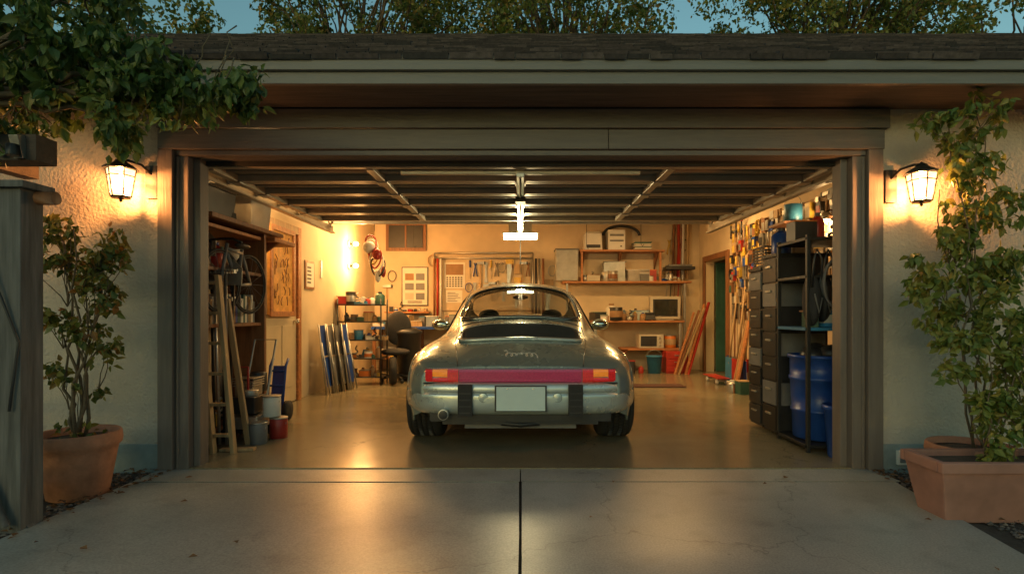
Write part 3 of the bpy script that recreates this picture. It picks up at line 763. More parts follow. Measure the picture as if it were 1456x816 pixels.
for c,r,nb in[((2.54,-.8,.98),.13,9),((2.90,-.8,.92),.16,12),((2.70,-.82,.76),.18,14),((2.86,-.85,.52),.17,13),((2.62,-.85,.52),.12,8),((2.44,-.82,.80),.08,4),((2.72,-.85,1.10),.13,7),((2.75,-.87,.36),.19,12)]:
    P,cc=clump(c,(r,r*.8,r),nb,22,.055); b.leaves(P,.056,LV3,down=.5,width=.6)
b.done()
def tree(name,x,y,h,rad,nb,per,ls):
    b=B(name); branch(b,(x,y,-.03),(x+R(-.3,.3),y,h*.55),.22,.13,BARK,.02,8)
    P,cc=clump((x,y,h*.78),(rad,rad*.8,h*.25),nb,per,.42)
    for q in cc[::3]: branch(b,(x,y,h*R(.45,.6)),q,.05,.012,BARK,.06,6)
    b.leaves(P,ls,LVT,down=.4,width=.6); b.done()
tree('garden_tree',-4.0,10.6,11.4,3.0,210,95,.125); tree('garden_tree',1.1,10.2,11.6,3.1,220,95,.125)
tree('garden_tree',8.3,10.6,11.6,3.5,240,95,.125); tree('garden_tree',-11.0,12,11,2.4,80,60,.16); tree('garden_tree',13.2,12,11,3.0,100,70,.15)
b=B('unseen_reflected_trees')  # unseen trees behind the camera, added to darken the car's reflected horizon
for k in range(60):
    x=-60+k*2+R(-.6,.6); P,cc=clump((x,-32+R(-2,2),R(2.5,4.5)),(2,1.5,R(2.3,4)),9,26,1.0); b.leaves(P,.7,LV1,down=.3)
b.done()
# ---------------------------------------------------------------- interior contents
def item(b,x,y,z,mx=.25):
    k=random.random(); m=random.choice(CLUT); m2=random.choice(CLUT); s=R(.6,1.2)*mx
    if k<.36:
        a,c,h=s*R(.5,1),s*R(.5,1),s*R(.3,.9); b.ob((x,y,z+h/2),(a,c,h),m,(0,0,R(-.4,.4))); b.ob((x,y,z+h+.006),(a*1.04,c*1.04,.012),m2,(0,0,0)); return
    if k<.6:
        r=s*R(.18,.3); h=s*R(.5,1.0); b.lathe((x,y,z),[(r,0),(r,h*.7),(r*.5,h*.85),(r*.4,h*.86)],m,14); b.cyl((x,y,z+h*.86),r*.45,h*.12,m2,12); return
    if k<.8:
        r=s*R(.25,.42); h=s*R(.4,.8); b.cyl((x,y,z),r,h,m,16); b.cyl((x,y,z+h),r*1.05,.01,STEEL,16); b.cyl((x,y,z+h*.25),r*1.015,h*.5,m2,16); return
    if k<.9:
        b.ob((x,y,z+.03),(s,.05,.05),m,(0,R(-.1,.1),R(-.6,.6))); b.ob((x+.04,y,z+.08),(.06,.08,.09),m2,(0,.3,R(0,1))); return
    pts=[(x+s*.35*math.cos(a)*(1-.04*i),y+s*.3*math.sin(a),z+.02+.006*i) for i,a in enumerate(np.linspace(0,14,30))]; b.tube(pts,.011,m,6)
def clutter(name,x0,x1,y0,y1,z,n,mx=.2):
    b=B(name)
    for k in range(n): item(b,x0+(x1-x0)*(k+.5)/n+R(-.02,.02),R(y0,y1),z,mx)
    b.done(.003)
def tool(b,kind,u,z,plane,w,s=1.0):
    F=(lambda a,h,o:(u+a,w-o,z+h)) if plane=='y' else (lambda a,h,o:(w-o,u+a,z+h))
    def bx(a0,a1,h0,h1,o0,o1,m):
        p=F(a0*s,h0*s,o0); q=F(a1*s,h1*s,o1); b.box(min(p[0],q[0]),max(p[0],q[0]),min(p[1],q[1]),max(p[1],q[1]),min(p[2],q[2]),max(p[2],q[2]),m)
    m=random.choice(TOOLM)
    if kind==0: bx(-.012,.012,-.30,0,.01,.03,WOODT); bx(-.06,.06,-.0,.035,.005,.04,STEEL); bx(.06,.08,-.005,.04,.005,.045,BLACKM)
    elif kind==1:
        k=[F(0,0,.02),F(.09*s,0,.02),F(.03*s,-.42*s,.02),F(0,-.42*s,.02)]; b.add(k+[(p[0]-(.003 if plane=='x' else 0),p[1]-(.003 if plane=='y' else 0),p[2]) for p in k],[(0,1,2,3),(7,6,5,4)],STEEL); bx(-.02,.11,0,.12,.01,.035,m)
    elif kind==2: b.tube([F(-.03*s,-.2*s,.02),F(-.012*s,-.08*s,.02),F(.02*s,0.02*s,.02)],.011,m,6); b.tube([F(.03*s,-.2*s,.02),F(.012*s,-.08*s,.02),F(-.02*s,.02*s,.02)],.011,m,6)
    elif kind==3: b.tube([F(0,-.05*s,.02),F(0,-.24*s,.02)],.006,STEEL,6); b.tube([F(0,.06*s,.02),F(0,-.05*s,.02)],.017,m,8)
    elif kind==4: b.tube([F(.06*s*math.cos(a),-.06*s+.08*s*math.sin(a),.02+.001*i) for i,a in enumerate(np.linspace(0,17,40))],.007,m,5)
    elif kind==5: bx(-.015,.015,-.26,0,.01,.02,STEEL); bx(-.03,.03,-.02,.03,.008,.022,STEEL); bx(-.028,.028,-.3,-.25,.008,.022,STEEL)
    elif kind==6: bx(-.05,.05,-.16,.0,.005,.06,m); bx(-.04,.04,-.15,-.05,.061,.064,random.choice(CLUT))
    elif kind==7: bx(-.012,.012,-.75,0,.01,.03,random.choice([WOODT,WOODR])); bx(-.07,.07,-.95,-.75,.01,.03,m)
b=B('wooden_shelf_unit')
b.box(-2.84,-2.47,1.43,1.47,0,1.86,WOODR); b.box(-2.84,-2.50,.45,.49,0,1.80,WOODR)
for z in(.12,.98,1.45,1.80): b.box(-2.84,-2.50,.49,1.43,z,z+.03,WOODX if z>1.7 else WOODR)
b.box(-2.84,-2.42,.42,1.75,1.862,1.90,WOODR); b.box(-2.84,-2.40,1.5,2.0,1.80,1.84,WOODX)
b.prism([(-2.84,1.80),(-2.42,1.80),(-2.84,1.5)],'y',1.62,1.65,WOODR)
b.done(.004)
clutter('shelf_supplies',-2.74,-2.62,.5,1.3,1.901,5,.3)
b=B('storage_bin'); b.ob((-2.62,1.35,2.04),(.30,.38,.27),BINM,top=1.1); b.ob((-2.62,1.35,2.185),(.35,.44,.02),GREY); b.done(.01)
b=B('storage_bin'); b.ob((-2.66,.72,2.02),(.3,.42,.22),BLACKP,top=1.08); b.ob((-2.66,.72,2.14),(.34,.47,.02),GREY); b.done(.01)
b=B('books')
y=.52
while y<1.36:
    t_=R(.02,.045); h=R(.17,.26); b.box(-2.72,-2.54,y,y+t_-.003,1.012,1.012+h,random.choice([BLUE,GREEN,BROWNP,PAPER,RED,GREY,WOODT])); y+=t_
b.done(.002)
for z,n in((.15,6),(1.48,7)):
    b=B('shelf_supplies')
    for k in range(n): item(b,R(-2.75,-2.6),.55+.8*k/n,z,.24)
    b.done(.003)
b=B('wooden_ladder')
for x in(-2.42,-2.26): b.ob((x-.075,.46,.70),(.032,.055,1.42),WOODT,(-.06,-.12,0))
for k in range(6):
    z=.14+.24*k; b.ob((-2.34-.12*(z-.70)-.075,.46+.06*(z-.70),z),(.16,.045,.024),WOODT)
b.ob((-2.36,.70,.60),(.05,.025,1.25),WOODT,(.05,-.13,-.2)); b.ob((-2.26,.50,.012),(.26,.07,.022),WOODT,(0,0,.1)); b.done(.003)
b=B('garden_tools')
for k in range(8):
    x=-2.62+.030*k+R(-.01,.01); y=.56+R(0,.2); h=R(1.2,1.65); ln=R(-.12,.02)
    b.tube([(x,y,0.02),(x+ln,y+.05,h)],.013,random.choice([WOODT,STEEL,WOODR,BLACKM]),8)
    if k%3==0: b.prism([(x+ln-.07,h),(x+ln+.07,h),(x+ln+.075,h+.14),(x+ln,h+.22),(x+ln-.075,h+.14)],'y',y+.05,y+.056,STEEL)
    elif k%3==1:
        b.box(x+ln-.10,x+ln+.10,y+.04,y+.055,h,h+.018,STEEL)
        for q in range(9): b.box(x+ln-.1+q*.0235,x+ln-.092+q*.0235,y+.0,y+.04,h-.02,h+.012,STEEL)
    else: b.tube([(x+ln-.05,y+.05,h),(x+ln-.05,y+.05,h+.10),(x+ln+.05,y+.05,h+.10),(x+ln+.05,y+.05,h)],.01,BLACKM,6,True)
b.done()
b=B('hanging_bicycle')
def ring_(cx,cy,cz,r,mat,th=.012):
    b.tube([(cx+.10*r*math.cos(a),cy+r*math.cos(a),cz+r*math.sin(a)) for a in np.linspace(0,2*math.pi,33)[:-1]],th,mat,6,True)
ring_(-2.46,.62,1.36,.26,RUBBER); ring_(-2.46,.62,1.36,.24,BLACKM,.006); ring_(-2.47,1.12,1.36,.26,RUBBER); ring_(-2.47,1.12,1.36,.24,BLACKM,.006)
for cy in(.62,1.12):
    for k in range(14):
        a=k*math.pi/7; b.tube([(-2.465,cy,1.36),(-2.465+.02*math.cos(a),cy+.24*math.cos(a),1.36+.24*math.sin(a))],.0015,GREY,4)
for p,q in [((-2.46,.62,1.36),(-2.45,.70,1.68)),((-2.45,.70,1.64),(-2.45,.95,1.62)),((-2.45,.95,1.66),(-2.45,.88,1.34)),((-2.45,.70,1.6),(-2.45,.88,1.34)),((-2.46,1.12,1.36),(-2.45,.88,1.34)),((-2.46,1.12,1.36),(-2.45,.95,1.62))]: b.tube([p,q],.015,GREY,8)
b.ell((-2.45,.96,1.69),(.05,.11,.025),BLACKP,12,8)
b.tube([(-2.60,.66,1.70),(-2.50,.70,1.72),(-2.40,.70,1.72),(-2.30,.64,1.68)],.011,BLACKM,6); b.done()
b=B('air_compressor')
b.lathe((-2.50,1.25,.22),[(0,-.24),(.08,-.22),(.12,-.17),(.125,0),(.12,.17),(.08,.22),(0,.24)],GREY,20,(math.pi/2,0,.3))
b.ob((-2.50,1.18,.42),(.16,.2,.14),STEEL); b.cyl((-2.50,1.36,.36),.08,.18,BLACKP,16); b.tube([(-2.6,1.0,.3),(-2.6,1.0,.62),(-2.42,1.0,.62),(-2.42,1.0,.3)],.011,RED,8)
for sx_ in(-.1,.1):
    b.lathe((-2.50+sx_,1.40,.08),[(.03,-.02),(.08,-.02),(.08,.02),(.03,.02)],RUBBER,18,(0,math.pi/2,0)); b.tube([(-2.5+sx_,1.1,.15),(-2.5+sx_,1.08,0)],.012,BLACKM,6)
for k in range(4): b.ob((-2.50,1.18,.44+k*.022),(.19,.22,.008),STEEL)
b.done(.003)
b=B('push_mower'); b.ob((-2.40,.98,.30),(.2,.24,.14),BLACKP); b.cyl((-2.40,.98,.37),.08,.05,STEEL); b.ob((-2.38,.96,.16),(.28,.34,.1),STEEL,top=.9)
for sx_ in(-.13,.13):
    for sy in(-.14,.14): b.lathe((-2.38+sx_,.96+sy,.07),[(.02,-.018),(.07,-.018),(.07,.018),(.02,.018)],RUBBER,16,(0,math.pi/2,0))
b.tube([(-2.50,1.05,.2),(-2.50,1.3,.85),(-2.30,1.3,.85),(-2.30,1.05,.2)],.01,STEEL,6)
b.done(.004)
b=B('paint_cans')
for (x,y,z,m) in((-2.22,.76,0,GREY),(-2.14,.98,0,RED),(-2.20,.98,.19,WHITE)):
    b.cyl((x,y,z),.075,.17,m,20); b.cyl((x,y,z+.17),.078,.012,STEEL,20); b.tube([(x+.075*math.cos(a),y-.02,z+.14-.05*math.sin(a)) for a in np.linspace(0,math.pi,10)],.003,STEEL,4)
b.done()
b=B('hand_truck')
for dx in(0,.16): b.tube([(-2.60+dx,1.75,.06),(-2.60+dx,1.85,.55),(-2.60+dx,1.92,.62)],.014,BLUE,8)
for z in(.2,.35,.5): b.tube([(-2.60,1.75+.2*z,z),(-2.44,1.75+.2*z,z)],.011,BLUE,8)
b.add([(-2.58,1.80,.15),(-2.46,1.80,.15),(-2.46,1.88,.55),(-2.58,1.88,.55)],[(0,1,2,3)],BLUE)
b.box(-2.64,-2.40,1.58,1.75,.01,.022,BLUE)
for dx in(-.04,.2): b.lathe((-2.60+dx,1.8,.1),[(.03,-.02),(.1,-.02),(.1,.02),(.03,.02)],RUBBER,18,(0,math.pi/2,0))
b.done()
e=empty('interior_door')
b=B('door_leaf',e); b.box(-2.849,-2.83,2.15,3.10,.01,2.08,CREAM)
for z0,z1 in((.2,.95),(1.08,1.9)):
    for ya,yb in((2.25,2.58),(2.67,3.0)): b.box(-2.8295,-2.822,ya,yb,z0,z1,CREAM)
b.lathe((-2.829,3.03,1.0),[(.02,0),(.012,.02),(.03,.04),(.03,.06),(0,.07)],CHROME,16,(0,math.pi/2,0))
b.box(-2.849,-2.80,2.05,2.149,0,2.18,WOODT); b.box(-2.849,-2.80,3.101,3.2,0,2.18,WOODX); b.box(-2.849,-2.80,2.1495,3.1005,2.085,2.18,WOODT)
b.done(.004)
ORPRINT=M('orange_print',(.70,.36,.09),.6,var=.35,scale=9)
b=B('framed_picture'); b.box(-2.82,-2.78,2.26,2.90,1.08,2.08,ORPRINT)
for k in range(30):
    yy=R(2.36,2.78); zz=R(1.18,1.92); b.tube([(-2.779,yy,zz),(-2.778,yy+R(-.03,.05),zz+.05),(-2.779,yy+R(-.03,.06),zz+.10)],.006,WOODR,5)
for (ya,yb,za,zb) in((2.24,2.30,1.06,2.10),(2.86,2.92,1.06,2.10),(2.301,2.859,1.06,1.12),(2.301,2.859,2.04,2.10)): b.box(-2.781,-2.762,ya,yb,za,zb,WOODX)
b.done(.003)
b=B('wall_picture'); b.box(-2.849,-2.835,3.42,3.75,1.42,1.80,WOODR); b.box(-2.8345,-2.832,3.45,3.72,1.45,1.77,PAPER)
for k in range(5): b.box(-2.8315,-2.830,3.48,3.48+R(.1,.22),1.50+k*.05,1.52+k*.05,INK)
b.done()
b=B('wall_thermometer'); b.box(-2.849,-2.835,4.0,4.06,1.6,1.85,WHITE); b.done()
for k in range(4):
    b=B('folding_chair'); x=-2.76+.05*k; y=3.55+.16*k; m=[BLUE,GREY,STEEL,BLUE][k]
    for dy in(0,.40):
        b.tube([(x+.16,y+dy*.6,0),(x+.05,y+dy*.6,.95)],.012,STEEL if k!=2 else BLACKM,6)
        b.tube([(x+.20,y+dy*.6+.03,0),(x+.08,y+dy*.6+.03,.7)],.012,STEEL,6)
    b.add([(x+.10,y,.52),(x+.10,y+.24,.52),(x+.055,y+.24,.93),(x+.055,y,.93)],[(0,1,2,3)],m); b.add([(x+.17,y,.1),(x+.17,y+.24,.1),(x+.12,y+.24,.5),(x+.12,y,.5)],[(0,1,2,3)],m); b.done()
b=B('metal_shelf_rack')
for x in(-2.78,-2.12):
    for y in(4.55,4.95): b.tube([(x,y,0),(x,y,1.32)],.012,BLACKM,8)
zs=[.12,.40,.68,.96,1.22]
for z in zs:
    b.box(-2.79,-2.11,4.54,4.96,z-.004,z,BLACKM)
    for y in(4.54,4.96): b.tube([(-2.79,y,z+.01),(-2.11,y,z+.01)],.008,BLACKM,6)
b.done()
for z in zs: clutter('shelf_supplies',-2.76,-2.14,4.62,4.85,z+.001,9 if z<1.1 else 7,.18 if z<1.1 else .26)
b=B('trash_bin'); b.lathe((-1.85,5.3,0),[(.16,0),(.17,.01),(.21,.75),(.225,.76),(.225,.80),(.12,.86),(0,.87)],BLACKP,24); b.done()
b=B('office_chair'); b.ell((-2.0,5.0,.48),(.24,.22,.06),DARK); b.ell((-2.0,5.2,.85),(.22,.06,.28),DARK); b.tube([(-2,5,.1),(-2,5,.45)],.03,BLACKM)
b.tube([(-2,5.1,.45),(-2,5.25,.6),(-2,5.22,.8)],.02,BLACKM)
for k in range(5):
    a=k*1.257+.3; b.tube([(-2,5,.12),(-2+.26*math.cos(a),5+.26*math.sin(a),.07)],.016,BLACKM); b.ell((-2+.26*math.cos(a),5+.26*math.sin(a),.035),(.03,.03,.033),RUBBER,10,6)
b.done()
b=B('spare_wheel'); 
b.lathe((-1.95,4.6,.22),[(.12,-.04),(.2,-.05),(.22,0),(.2,.05),(.12,.04)],RUBBER,26,(0,math.pi/2,.3)); b.lathe((-1.95,4.6,.22),[(0,-.02),(.12,-.03),(.12,.03),(0,.02)],STEEL,20,(0,math.pi/2,.3)); b.done()
b=B('hanging_rope_bundle')
b.tube([(-2.05,3.9,2.9),(-2.05,3.9,2.25)],.005,BLACKM,5)
for k in range(6):
    m=[RED,WHITE,YELLOW,RED,WHITE,BLACKP][k]; cz=2.05-.06*k; b.tube([(-2.05+.02*k-.05+(.07+.005*k)*math.cos(a),3.9+.05*math.sin(a*2),cz+.14*math.sin(a)) for a in np.linspace(0,6.28,22)[:-1]],.012,m,6,True)
b.ell((-2.12,3.88,2.02),(.09,.09,.09),WHITE); b.ell((-2.0,3.85,1.92),(.07,.07,.08),RED); b.ell((-2.0,3.9,1.62),(.045,.04,.09),WHITE); b.ell((-1.93,3.92,1.68),(.035,.04,.08),RED); b.done()
b=B('high_window'); b.box(-2.62,-1.84,6.95,6.999,2.31,2.86,WOODR); b.box(-2.56,-1.90,6.93,6.949,2.37,2.80,BLACKP); b.box(-2.245,-2.215,6.92,6.9295,2.37,2.80,WOODR); b.done()
b=B('wall_poster'); b.box(-2.32,-1.80,6.985,6.999,1.24,2.0,BLACKP); b.box(-2.30,-1.82,6.981,6.9845,1.26,1.98,PAPER)
for i in range(3):
    for j in range(2): b.box(-2.25+.21*j,-2.08+.21*j,6.977,6.9805,1.36+.19*i,1.49+.19*i,random.choice([BROWNP,GREY,BEIGE]))
for k in range(3): b.box(-2.2,-1.92,6.977,6.9805,1.29+k*.02,1.298+k*.02,INK)
b.done()
b=B('wall_calendar'); b.box(-1.48,-1.08,6.955,6.961,1.58,2.08,PAPER); b.box(-1.45,-1.11,6.951,6.9545,1.84,2.05,BROWNP)
for i in range(5):
    for j in range(6): b.box(-1.44+.055*j,-1.405+.055*j,6.951,6.9545,1.61+.042*i,1.635+.042*i,INK)
b.done()
b=B('notice_board'); b.box(-1.45,-1.13,6.955,6.961,1.30,1.54,PAPER)
for k in range(6): b.box(-1.42,-1.42+R(.15,.26),6.951,6.9545,1.33+k*.032,1.34+k*.032,INK)
b.done()
b=B('tool_pegboard'); b.box(-1.62,.20,6.965,6.999,1.15,2.22,M('pegboard',(.58,.46,.30),.8,var=.1))
for p,q in(((-1.66,6.9,1.1),(-1.66,6.9,2.26)),((.24,6.9,1.1),(.24,6.9,2.26)),((-1.66,6.9,2.26),(.24,6.9,2.26)),((-1.66,6.9,2.16),(.24,6.9,2.16))): b.tube([p,q],.018,STEEL,8)
b.done()
b=B('hand_tools')
for x,k in zip(np.linspace(-.98,.15,12),[3,2,0,5,3,2,4,1,3,6,0,2]): tool(b,k,x,2.05,'y',6.962,1.2)
for x,k in zip(np.linspace(-1.0,.12,11),[4,5,2,6,0,3,5,2,1,3,4]): tool(b,k,x,1.66,'y',6.962,1.1)
for x,m in((-1.60,RED),(-1.54,WHITE),(-1.66,WOODR),(.30,BLACKP),(.36,STEEL),(.44,WOODR)): b.tube([(x,6.85,.95),(x,6.87,2.15)],.022,m,8)
for x,k,z in((.62,4,2.0),(.5,1,1.6),(-1.72,4,2.2),(-2.5,4,1.9),(-2.6,0,1.6),(3.2,4,2.5),(2.9,2,2.5)): tool(b,k,x,z,'y',6.99,1.3)
b.done()
b=B('workbench'); b.box(-2.75,-1.0,6.35,6.99,.80,.85,BLUE); 
for x in(-2.7,-1.9,-1.05):
    for y in(6.4,6.9): b.box(x-.03,x+.03,y-.03,y+.03,0,.80,WOODR)
b.box(-2.7,-1.05,6.4,6.9,.25,.28,WOODR); b.done(.004)
clutter('bench_supplies',-2.7,-1.05,6.45,6.85,.851,18,.28); clutter('bench_supplies',-2.65,-1.1,6.45,6.8,.281,12,.34)
b=B('bench_shelf'); b.box(-2.6,-1.75,6.75,6.99,1.10,1.125,WOODX); b.done(.002); clutter('shelf_supplies',-2.55,-1.8,6.82,6.92,1.126,8,.14)
clutter('floor_supplies',-1.75,-1.05,5.9,6.2,0,4,.4)
b=B('centre_bench'); b.box(-.9,.95,6.4,6.99,.88,.92,WOODX)
for x in(-.85,.9): b.box(x-.03,x+.03,6.43,6.95,0,.88,WOODR)
b.done(.004); clutter('bench_supplies',-.85,.9,6.5,6.8,.921,14,.22)
b=B('wall_shelving')
for x0,x1,z,d_ in((1.12,2.72,2.29,.42),(.80,3.22,1.70,.42),(1.35,3.05,.96,.55),(1.90,3.15,.44,.5)):
    b.box(x0,x1,6.99-d_,6.99,z-.035,z,WOODX)
for x in(1.16,2.64): b.box(x-.02,x+.02,6.60,6.64,1.70,2.255,WOODX)
for x in(1.40,2.98): b.box(x-.025,x+.025,6.47,6.52,0,.925,STEEL)
for x in (1.2,1.9,2.6): b.prism([(6.99,2.25),(6.62,2.25),(6.99,1.95)],'x',x,x+.02,WOODR)
b.box(.86,.9,6.6,6.64,.9,1.66,STEEL); b.box(3.08,3.12,6.6,6.64,.0,1.66,STEEL)
b.box(1.14,2.70,6.975,6.99,1.72,1.80,WOODR)
b.done(.004)
b=B('printer'); b.ob((1.38,6.78,2.45),(.34,.32,.32),WHITE,top=.94); b.ob((1.38,6.61,2.36),(.26,.03,.06),BLACKP); b.ob((1.38,6.78,2.63),(.28,.26,.04),BEIGE); b.done(.012)
b=B('computer_tower'); b.box(1.66,1.98,6.62,6.95,2.291,2.67,WHITE); b.box(1.69,1.95,6.612,6.6195,2.55,2.59,GREY); b.box(1.69,1.95,6.612,6.6195,2.45,2.48,GREY); b.ell((1.9,6.61,2.36),(.015,.01,.015),BLACKP,8,6); b.done(.012)
b=B('paper_stack'); 
for k in range(8): b.ob((2.32+R(-.02,.02),6.75,2.31+.018*k),(.32,.26,.016),random.choice([PAPER,BEIGE,GREEN]),(0,0,R(-.1,.1)))
b.done()
b=B('coiled_cable'); b.tube([(1.95+.35*math.cos(a),6.88,2.60+.18*math.sin(a)) for a in np.linspace(0,math.pi,20)],.028,BLACKP,8); b.done()
b=B('storage_bin'); b.ob((.88,6.75,2.0),(.40,.34,.58),BINM,top=1.06); b.ob((.88,6.75,2.30),(.46,.4,.025),GREY); b.done(.012)
clutter('shelf_supplies',1.2,3.1,6.65,6.85,1.701,19,.22); clutter('shelf_supplies',1.3,2.55,6.7,6.85,1.701,6,.42)
clutter('shelf_supplies',1.42,2.3,6.5,6.75,.961,11,.32); clutter('shelf_supplies',1.42,2.35,6.5,6.65,.961,8,.2)
clutter('shelf_supplies',2.45,3.1,6.62,6.85,.441,4,.25)
b=B('crt_monitor'); b.ob((2.72,6.62,1.20),(.56,.12,.42),BEIGE); b.ob((2.72,6.80,1.20),(.40,.28,.32),BEIGE); b.box(2.49,2.95,6.548,6.559,1.04,1.36,BLACKP); b.box(2.515,2.925,6.543,6.5475,1.06,1.34,M('crt_glass',(.02,.025,.02),.1,coat=1)); b.ob((2.72,6.68,.975),(.34,.2,.02),BEIGE); b.done(.01)
b=B('desk_telephone'); b.ob((2.42,6.55,1.02),(.2,.2,.09),BLACKP,top=.8); b.tube([(2.34,6.55,1.09),(2.50,6.55,1.09)],.022,BLACKP); b.done(.005)
b=B('toaster_oven'); b.box(2.22,2.68,6.52,6.85,.445,.70,BEIGE); b.box(2.25,2.55,6.512,6.5195,.48,.67,BLACKP)
for z in(.5,.57,.64): b.lathe((2.61,6.515,z),[(.02,0),(.018,.02),(0,.02)],STEEL,12,(math.pi/2,0,0))
b.done(.008)
b=B('blue_bucket'); b.lathe((2.45,6.3,0),[(.11,0),(.14,.30),(.15,.30),(.15,.32),(.13,.32),(.10,.02),(0,.02)],BLUE2,24); b.tube([(2.45+.14*math.cos(a),6.3,.30+.14*math.sin(a)*.9) for a in np.linspace(0,math.pi,12)],.004,STEEL,5); b.done()
b=B('red_tool_chest'); b.box(2.66,3.06,6.25,6.6,0,.40,RED); 
for k in range(3): b.box(2.68,3.04,6.238,6.2495,.03+k*.12,.13+k*.12,RED); b.box(2.80,2.92,6.228,6.2375,.08+k*.12,.095+k*.12,STEEL)
b.done(.006)
b=B('cardboard_box'); b.box(1.5,1.95,6.3,6.7,0,.38,BROWNP); b.add([(1.5,6.3,.38),(1.95,6.3,.38),(1.95,6.16,.45),(1.5,6.16,.45)],[(0,1,2,3)],BROWNP); b.done(.003)
clutter('floor_supplies',1.4,2.3,6.2,6.45,0,4,.35)
b=B('leaning_boards')
for k in range(5):
    x=2.72+.07*k; b.ob((x+.22,6.1+.02*k,.55+.02*k),(.03,.05,1.18+.06*k),[WOODX,WOODR,WOODT,WOODX,RED][k],(0,.30+.05*(k%3),.1*k))
b.done(.003)
b=B('skis')
for k,m in enumerate([WOODR,RED,WHITE,WOODT]): b.tube([(2.95+.09*k,6.85,1.75),(2.98+.09*k,6.92,2.8),(2.98+.09*k,6.85,2.86)],[.03,.028,.02],m,6)
b.done()
b=B('fishing_rods')
for k in range(5): b.tube([(2.75+.08*k,6.75,1.05),(2.95+.06*k,6.9,2.75)],[.012,.004],[STEEL,BLACKP,WOODR,RED,STEEL][k],6)
b.done()
b=B('stereo_receiver'); b.box(2.75,3.3,6.6,6.9,1.92,1.98,BLACKP); b.box(2.8,3.25,6.62,6.88,1.981,2.02,GREY); b.done(.01)
e=empty('side_doorway')
b=B('door_casing',e); b.box(3.46,3.499,5.40,5.499,0,2.16,WOODR); b.box(3.46,3.499,6.601,6.70,0,2.16,WOODR); b.box(3.46,3.499,5.4995,6.6005,2.06,2.16,WOODR); b.done(.004)
b=B('open_door_leaf',e); b.box(3.66,4.5,6.52,6.56,.01,2.04,GREEN); b.box(3.75,4.1,6.512,6.519,.2,.9,GREEN); b.box(3.75,4.1,6.512,6.519,1.05,1.9,GREEN); b.lathe((4.4,6.51,1.0),[(.02,0),(.03,.05),(0,.06)],CHROME,12,(math.pi/2,0,0)); b.done(.004)
b=B('wall_tool_rack'); b.box(3.47,3.4985,2.0,5.25,1.0,2.45,M('pegboard_wall',(.42,.28,.16),.8,var=.2)); b.done()
b=B('hand_tools')
for z in np.arange(1.2,2.6,.2):
    y=2.1
    while y<5.2:
        tool(b,random.choice([0,1,2,3,4,5,6,6,2,5,6]),y,z+R(-.04,.04),'x',3.468,R(.8,1.2)); y+=R(.07,.15)
for y in(5.3,5.05,4.8,4.6,4.4): tool(b,7,y,1.15,'x',3.468,1.0)
b.done()
b=B('wall_racquets')
for k in range(3):
    y=4.7+.22*k; b.tube([(3.42,y+.07*math.cos(a),2.62+.10*math.sin(a)) for a in np.linspace(0,6.28,20)[:-1]],.01,[RED,BLACKP,YELLOW][k],6,True); b.tube([(3.42,y,2.52),(3.42,y,2.3)],.013,BLACKP,6)
b.done()
for k in range(3):
    b=B('leaning_snow_shovel'); y=4.3+.3*k; b.tube([(3.30,y,.3),(3.44,y,1.5)],.015,WOODT,8); b.prism([(y-.14,.02),(y+.14,.02),(y+.13,.40),(y-.13,.40)],'x',3.27+.01*k,3.285+.01*k,[BLUE,RED,BLUE2][k]); b.done()
b=B('skateboard'); b.ob((3.1,4.9,.10),(.2,.7,.012),RED); 
for sy in(-.22,.22):
    for sx_ in(-.07,.07): b.lathe((3.1+sx_,4.9+sy,.04),[(.0,-.015),(.035,-.015),(.035,.015),(0,.015)],WHITE,12,(0,math.pi/2,0))
    b.ob((3.1,4.9+sy,.07),(.12,.05,.05),STEEL)
b.done()
b=B('leaning_planks'); 
for k in range(4): b.ob((3.2+.03*k,4.1+.1*k,.5),(.025,.09,1.0),[WOODX,WOODT,WOODR,WOODT][k],(0,.2,.0))
b.done(.002)
b=B('floor_mat'); b.box(1.6,2.45,4.3,4.62,.003,.016,M('mat',(.09,.04,.03),.95,bump=.4,bscale=200)); b.done(.003)
clutter('floor_supplies',2.9,3.35,3.3,4.2,0,6,.28)
for ci,(ya,yb,top) in enumerate(((1.30,1.58,1.50),(.98,1.27,1.60))):
    b=B('drawer_cabinet'); xf=2.27; 
    b.box(xf+.012,2.72,ya,yb,.03,top,BLACKP)
    n=8 if ci==0 else 7; hh=(top-.06)/n
    for k in range(n):
        z0=.05+k*hh; b.box(xf-.006,xf+.0115,ya+.012,yb-.012,z0+.008,z0+hh-.008,[BLACKP,GREY,BLACKM,BLACKP][(k*3+ci*2)%4])
        b.box(xf-.022,xf-.0065,(ya+yb)/2-.05,(ya+yb)/2+.05,z0+hh*.62,z0+hh*.70,STEEL)
        b.box(xf+.03,2.70,ya-.004,ya-.0005,z0+.01,z0+hh-.01,GREY if k%2 else BLACKP)
    b.box(xf-.01,2.74,ya-.008,yb+.008,top+.001,top+.03,BLACKM); b.done(.004)
clutter('cabinet_top_supplies',2.32,2.65,1.05,1.5,1.632,4,.26)
b=B('plastic_crate'); 
for z in np.arange(1.54,1.74,.03): 
    b.box(2.30,2.60,1.30,1.315,z,z+.014,BLACKP); b.box(2.30,2.315,1.3155,1.58,z,z+.014,BLACKP)
b.box(2.30,2.6,1.3,1.58,1.533,1.539,BLACKP); b.done()
b=B('metal_shelf_rack')
for x in(2.27,3.25):
    for y in(.44,.94): b.box(x-.015,x+.015,y-.015,y+.015,0,1.72,BLACKM)
for z,m in((.985,BLUE2),(1.40,BLACKM),(1.70,BLACKM),(.06,BLACKM)): b.box(2.255,3.265,.426,.955,z-.025,z,m)
b.done(.003)
b=B('hanging_bags')
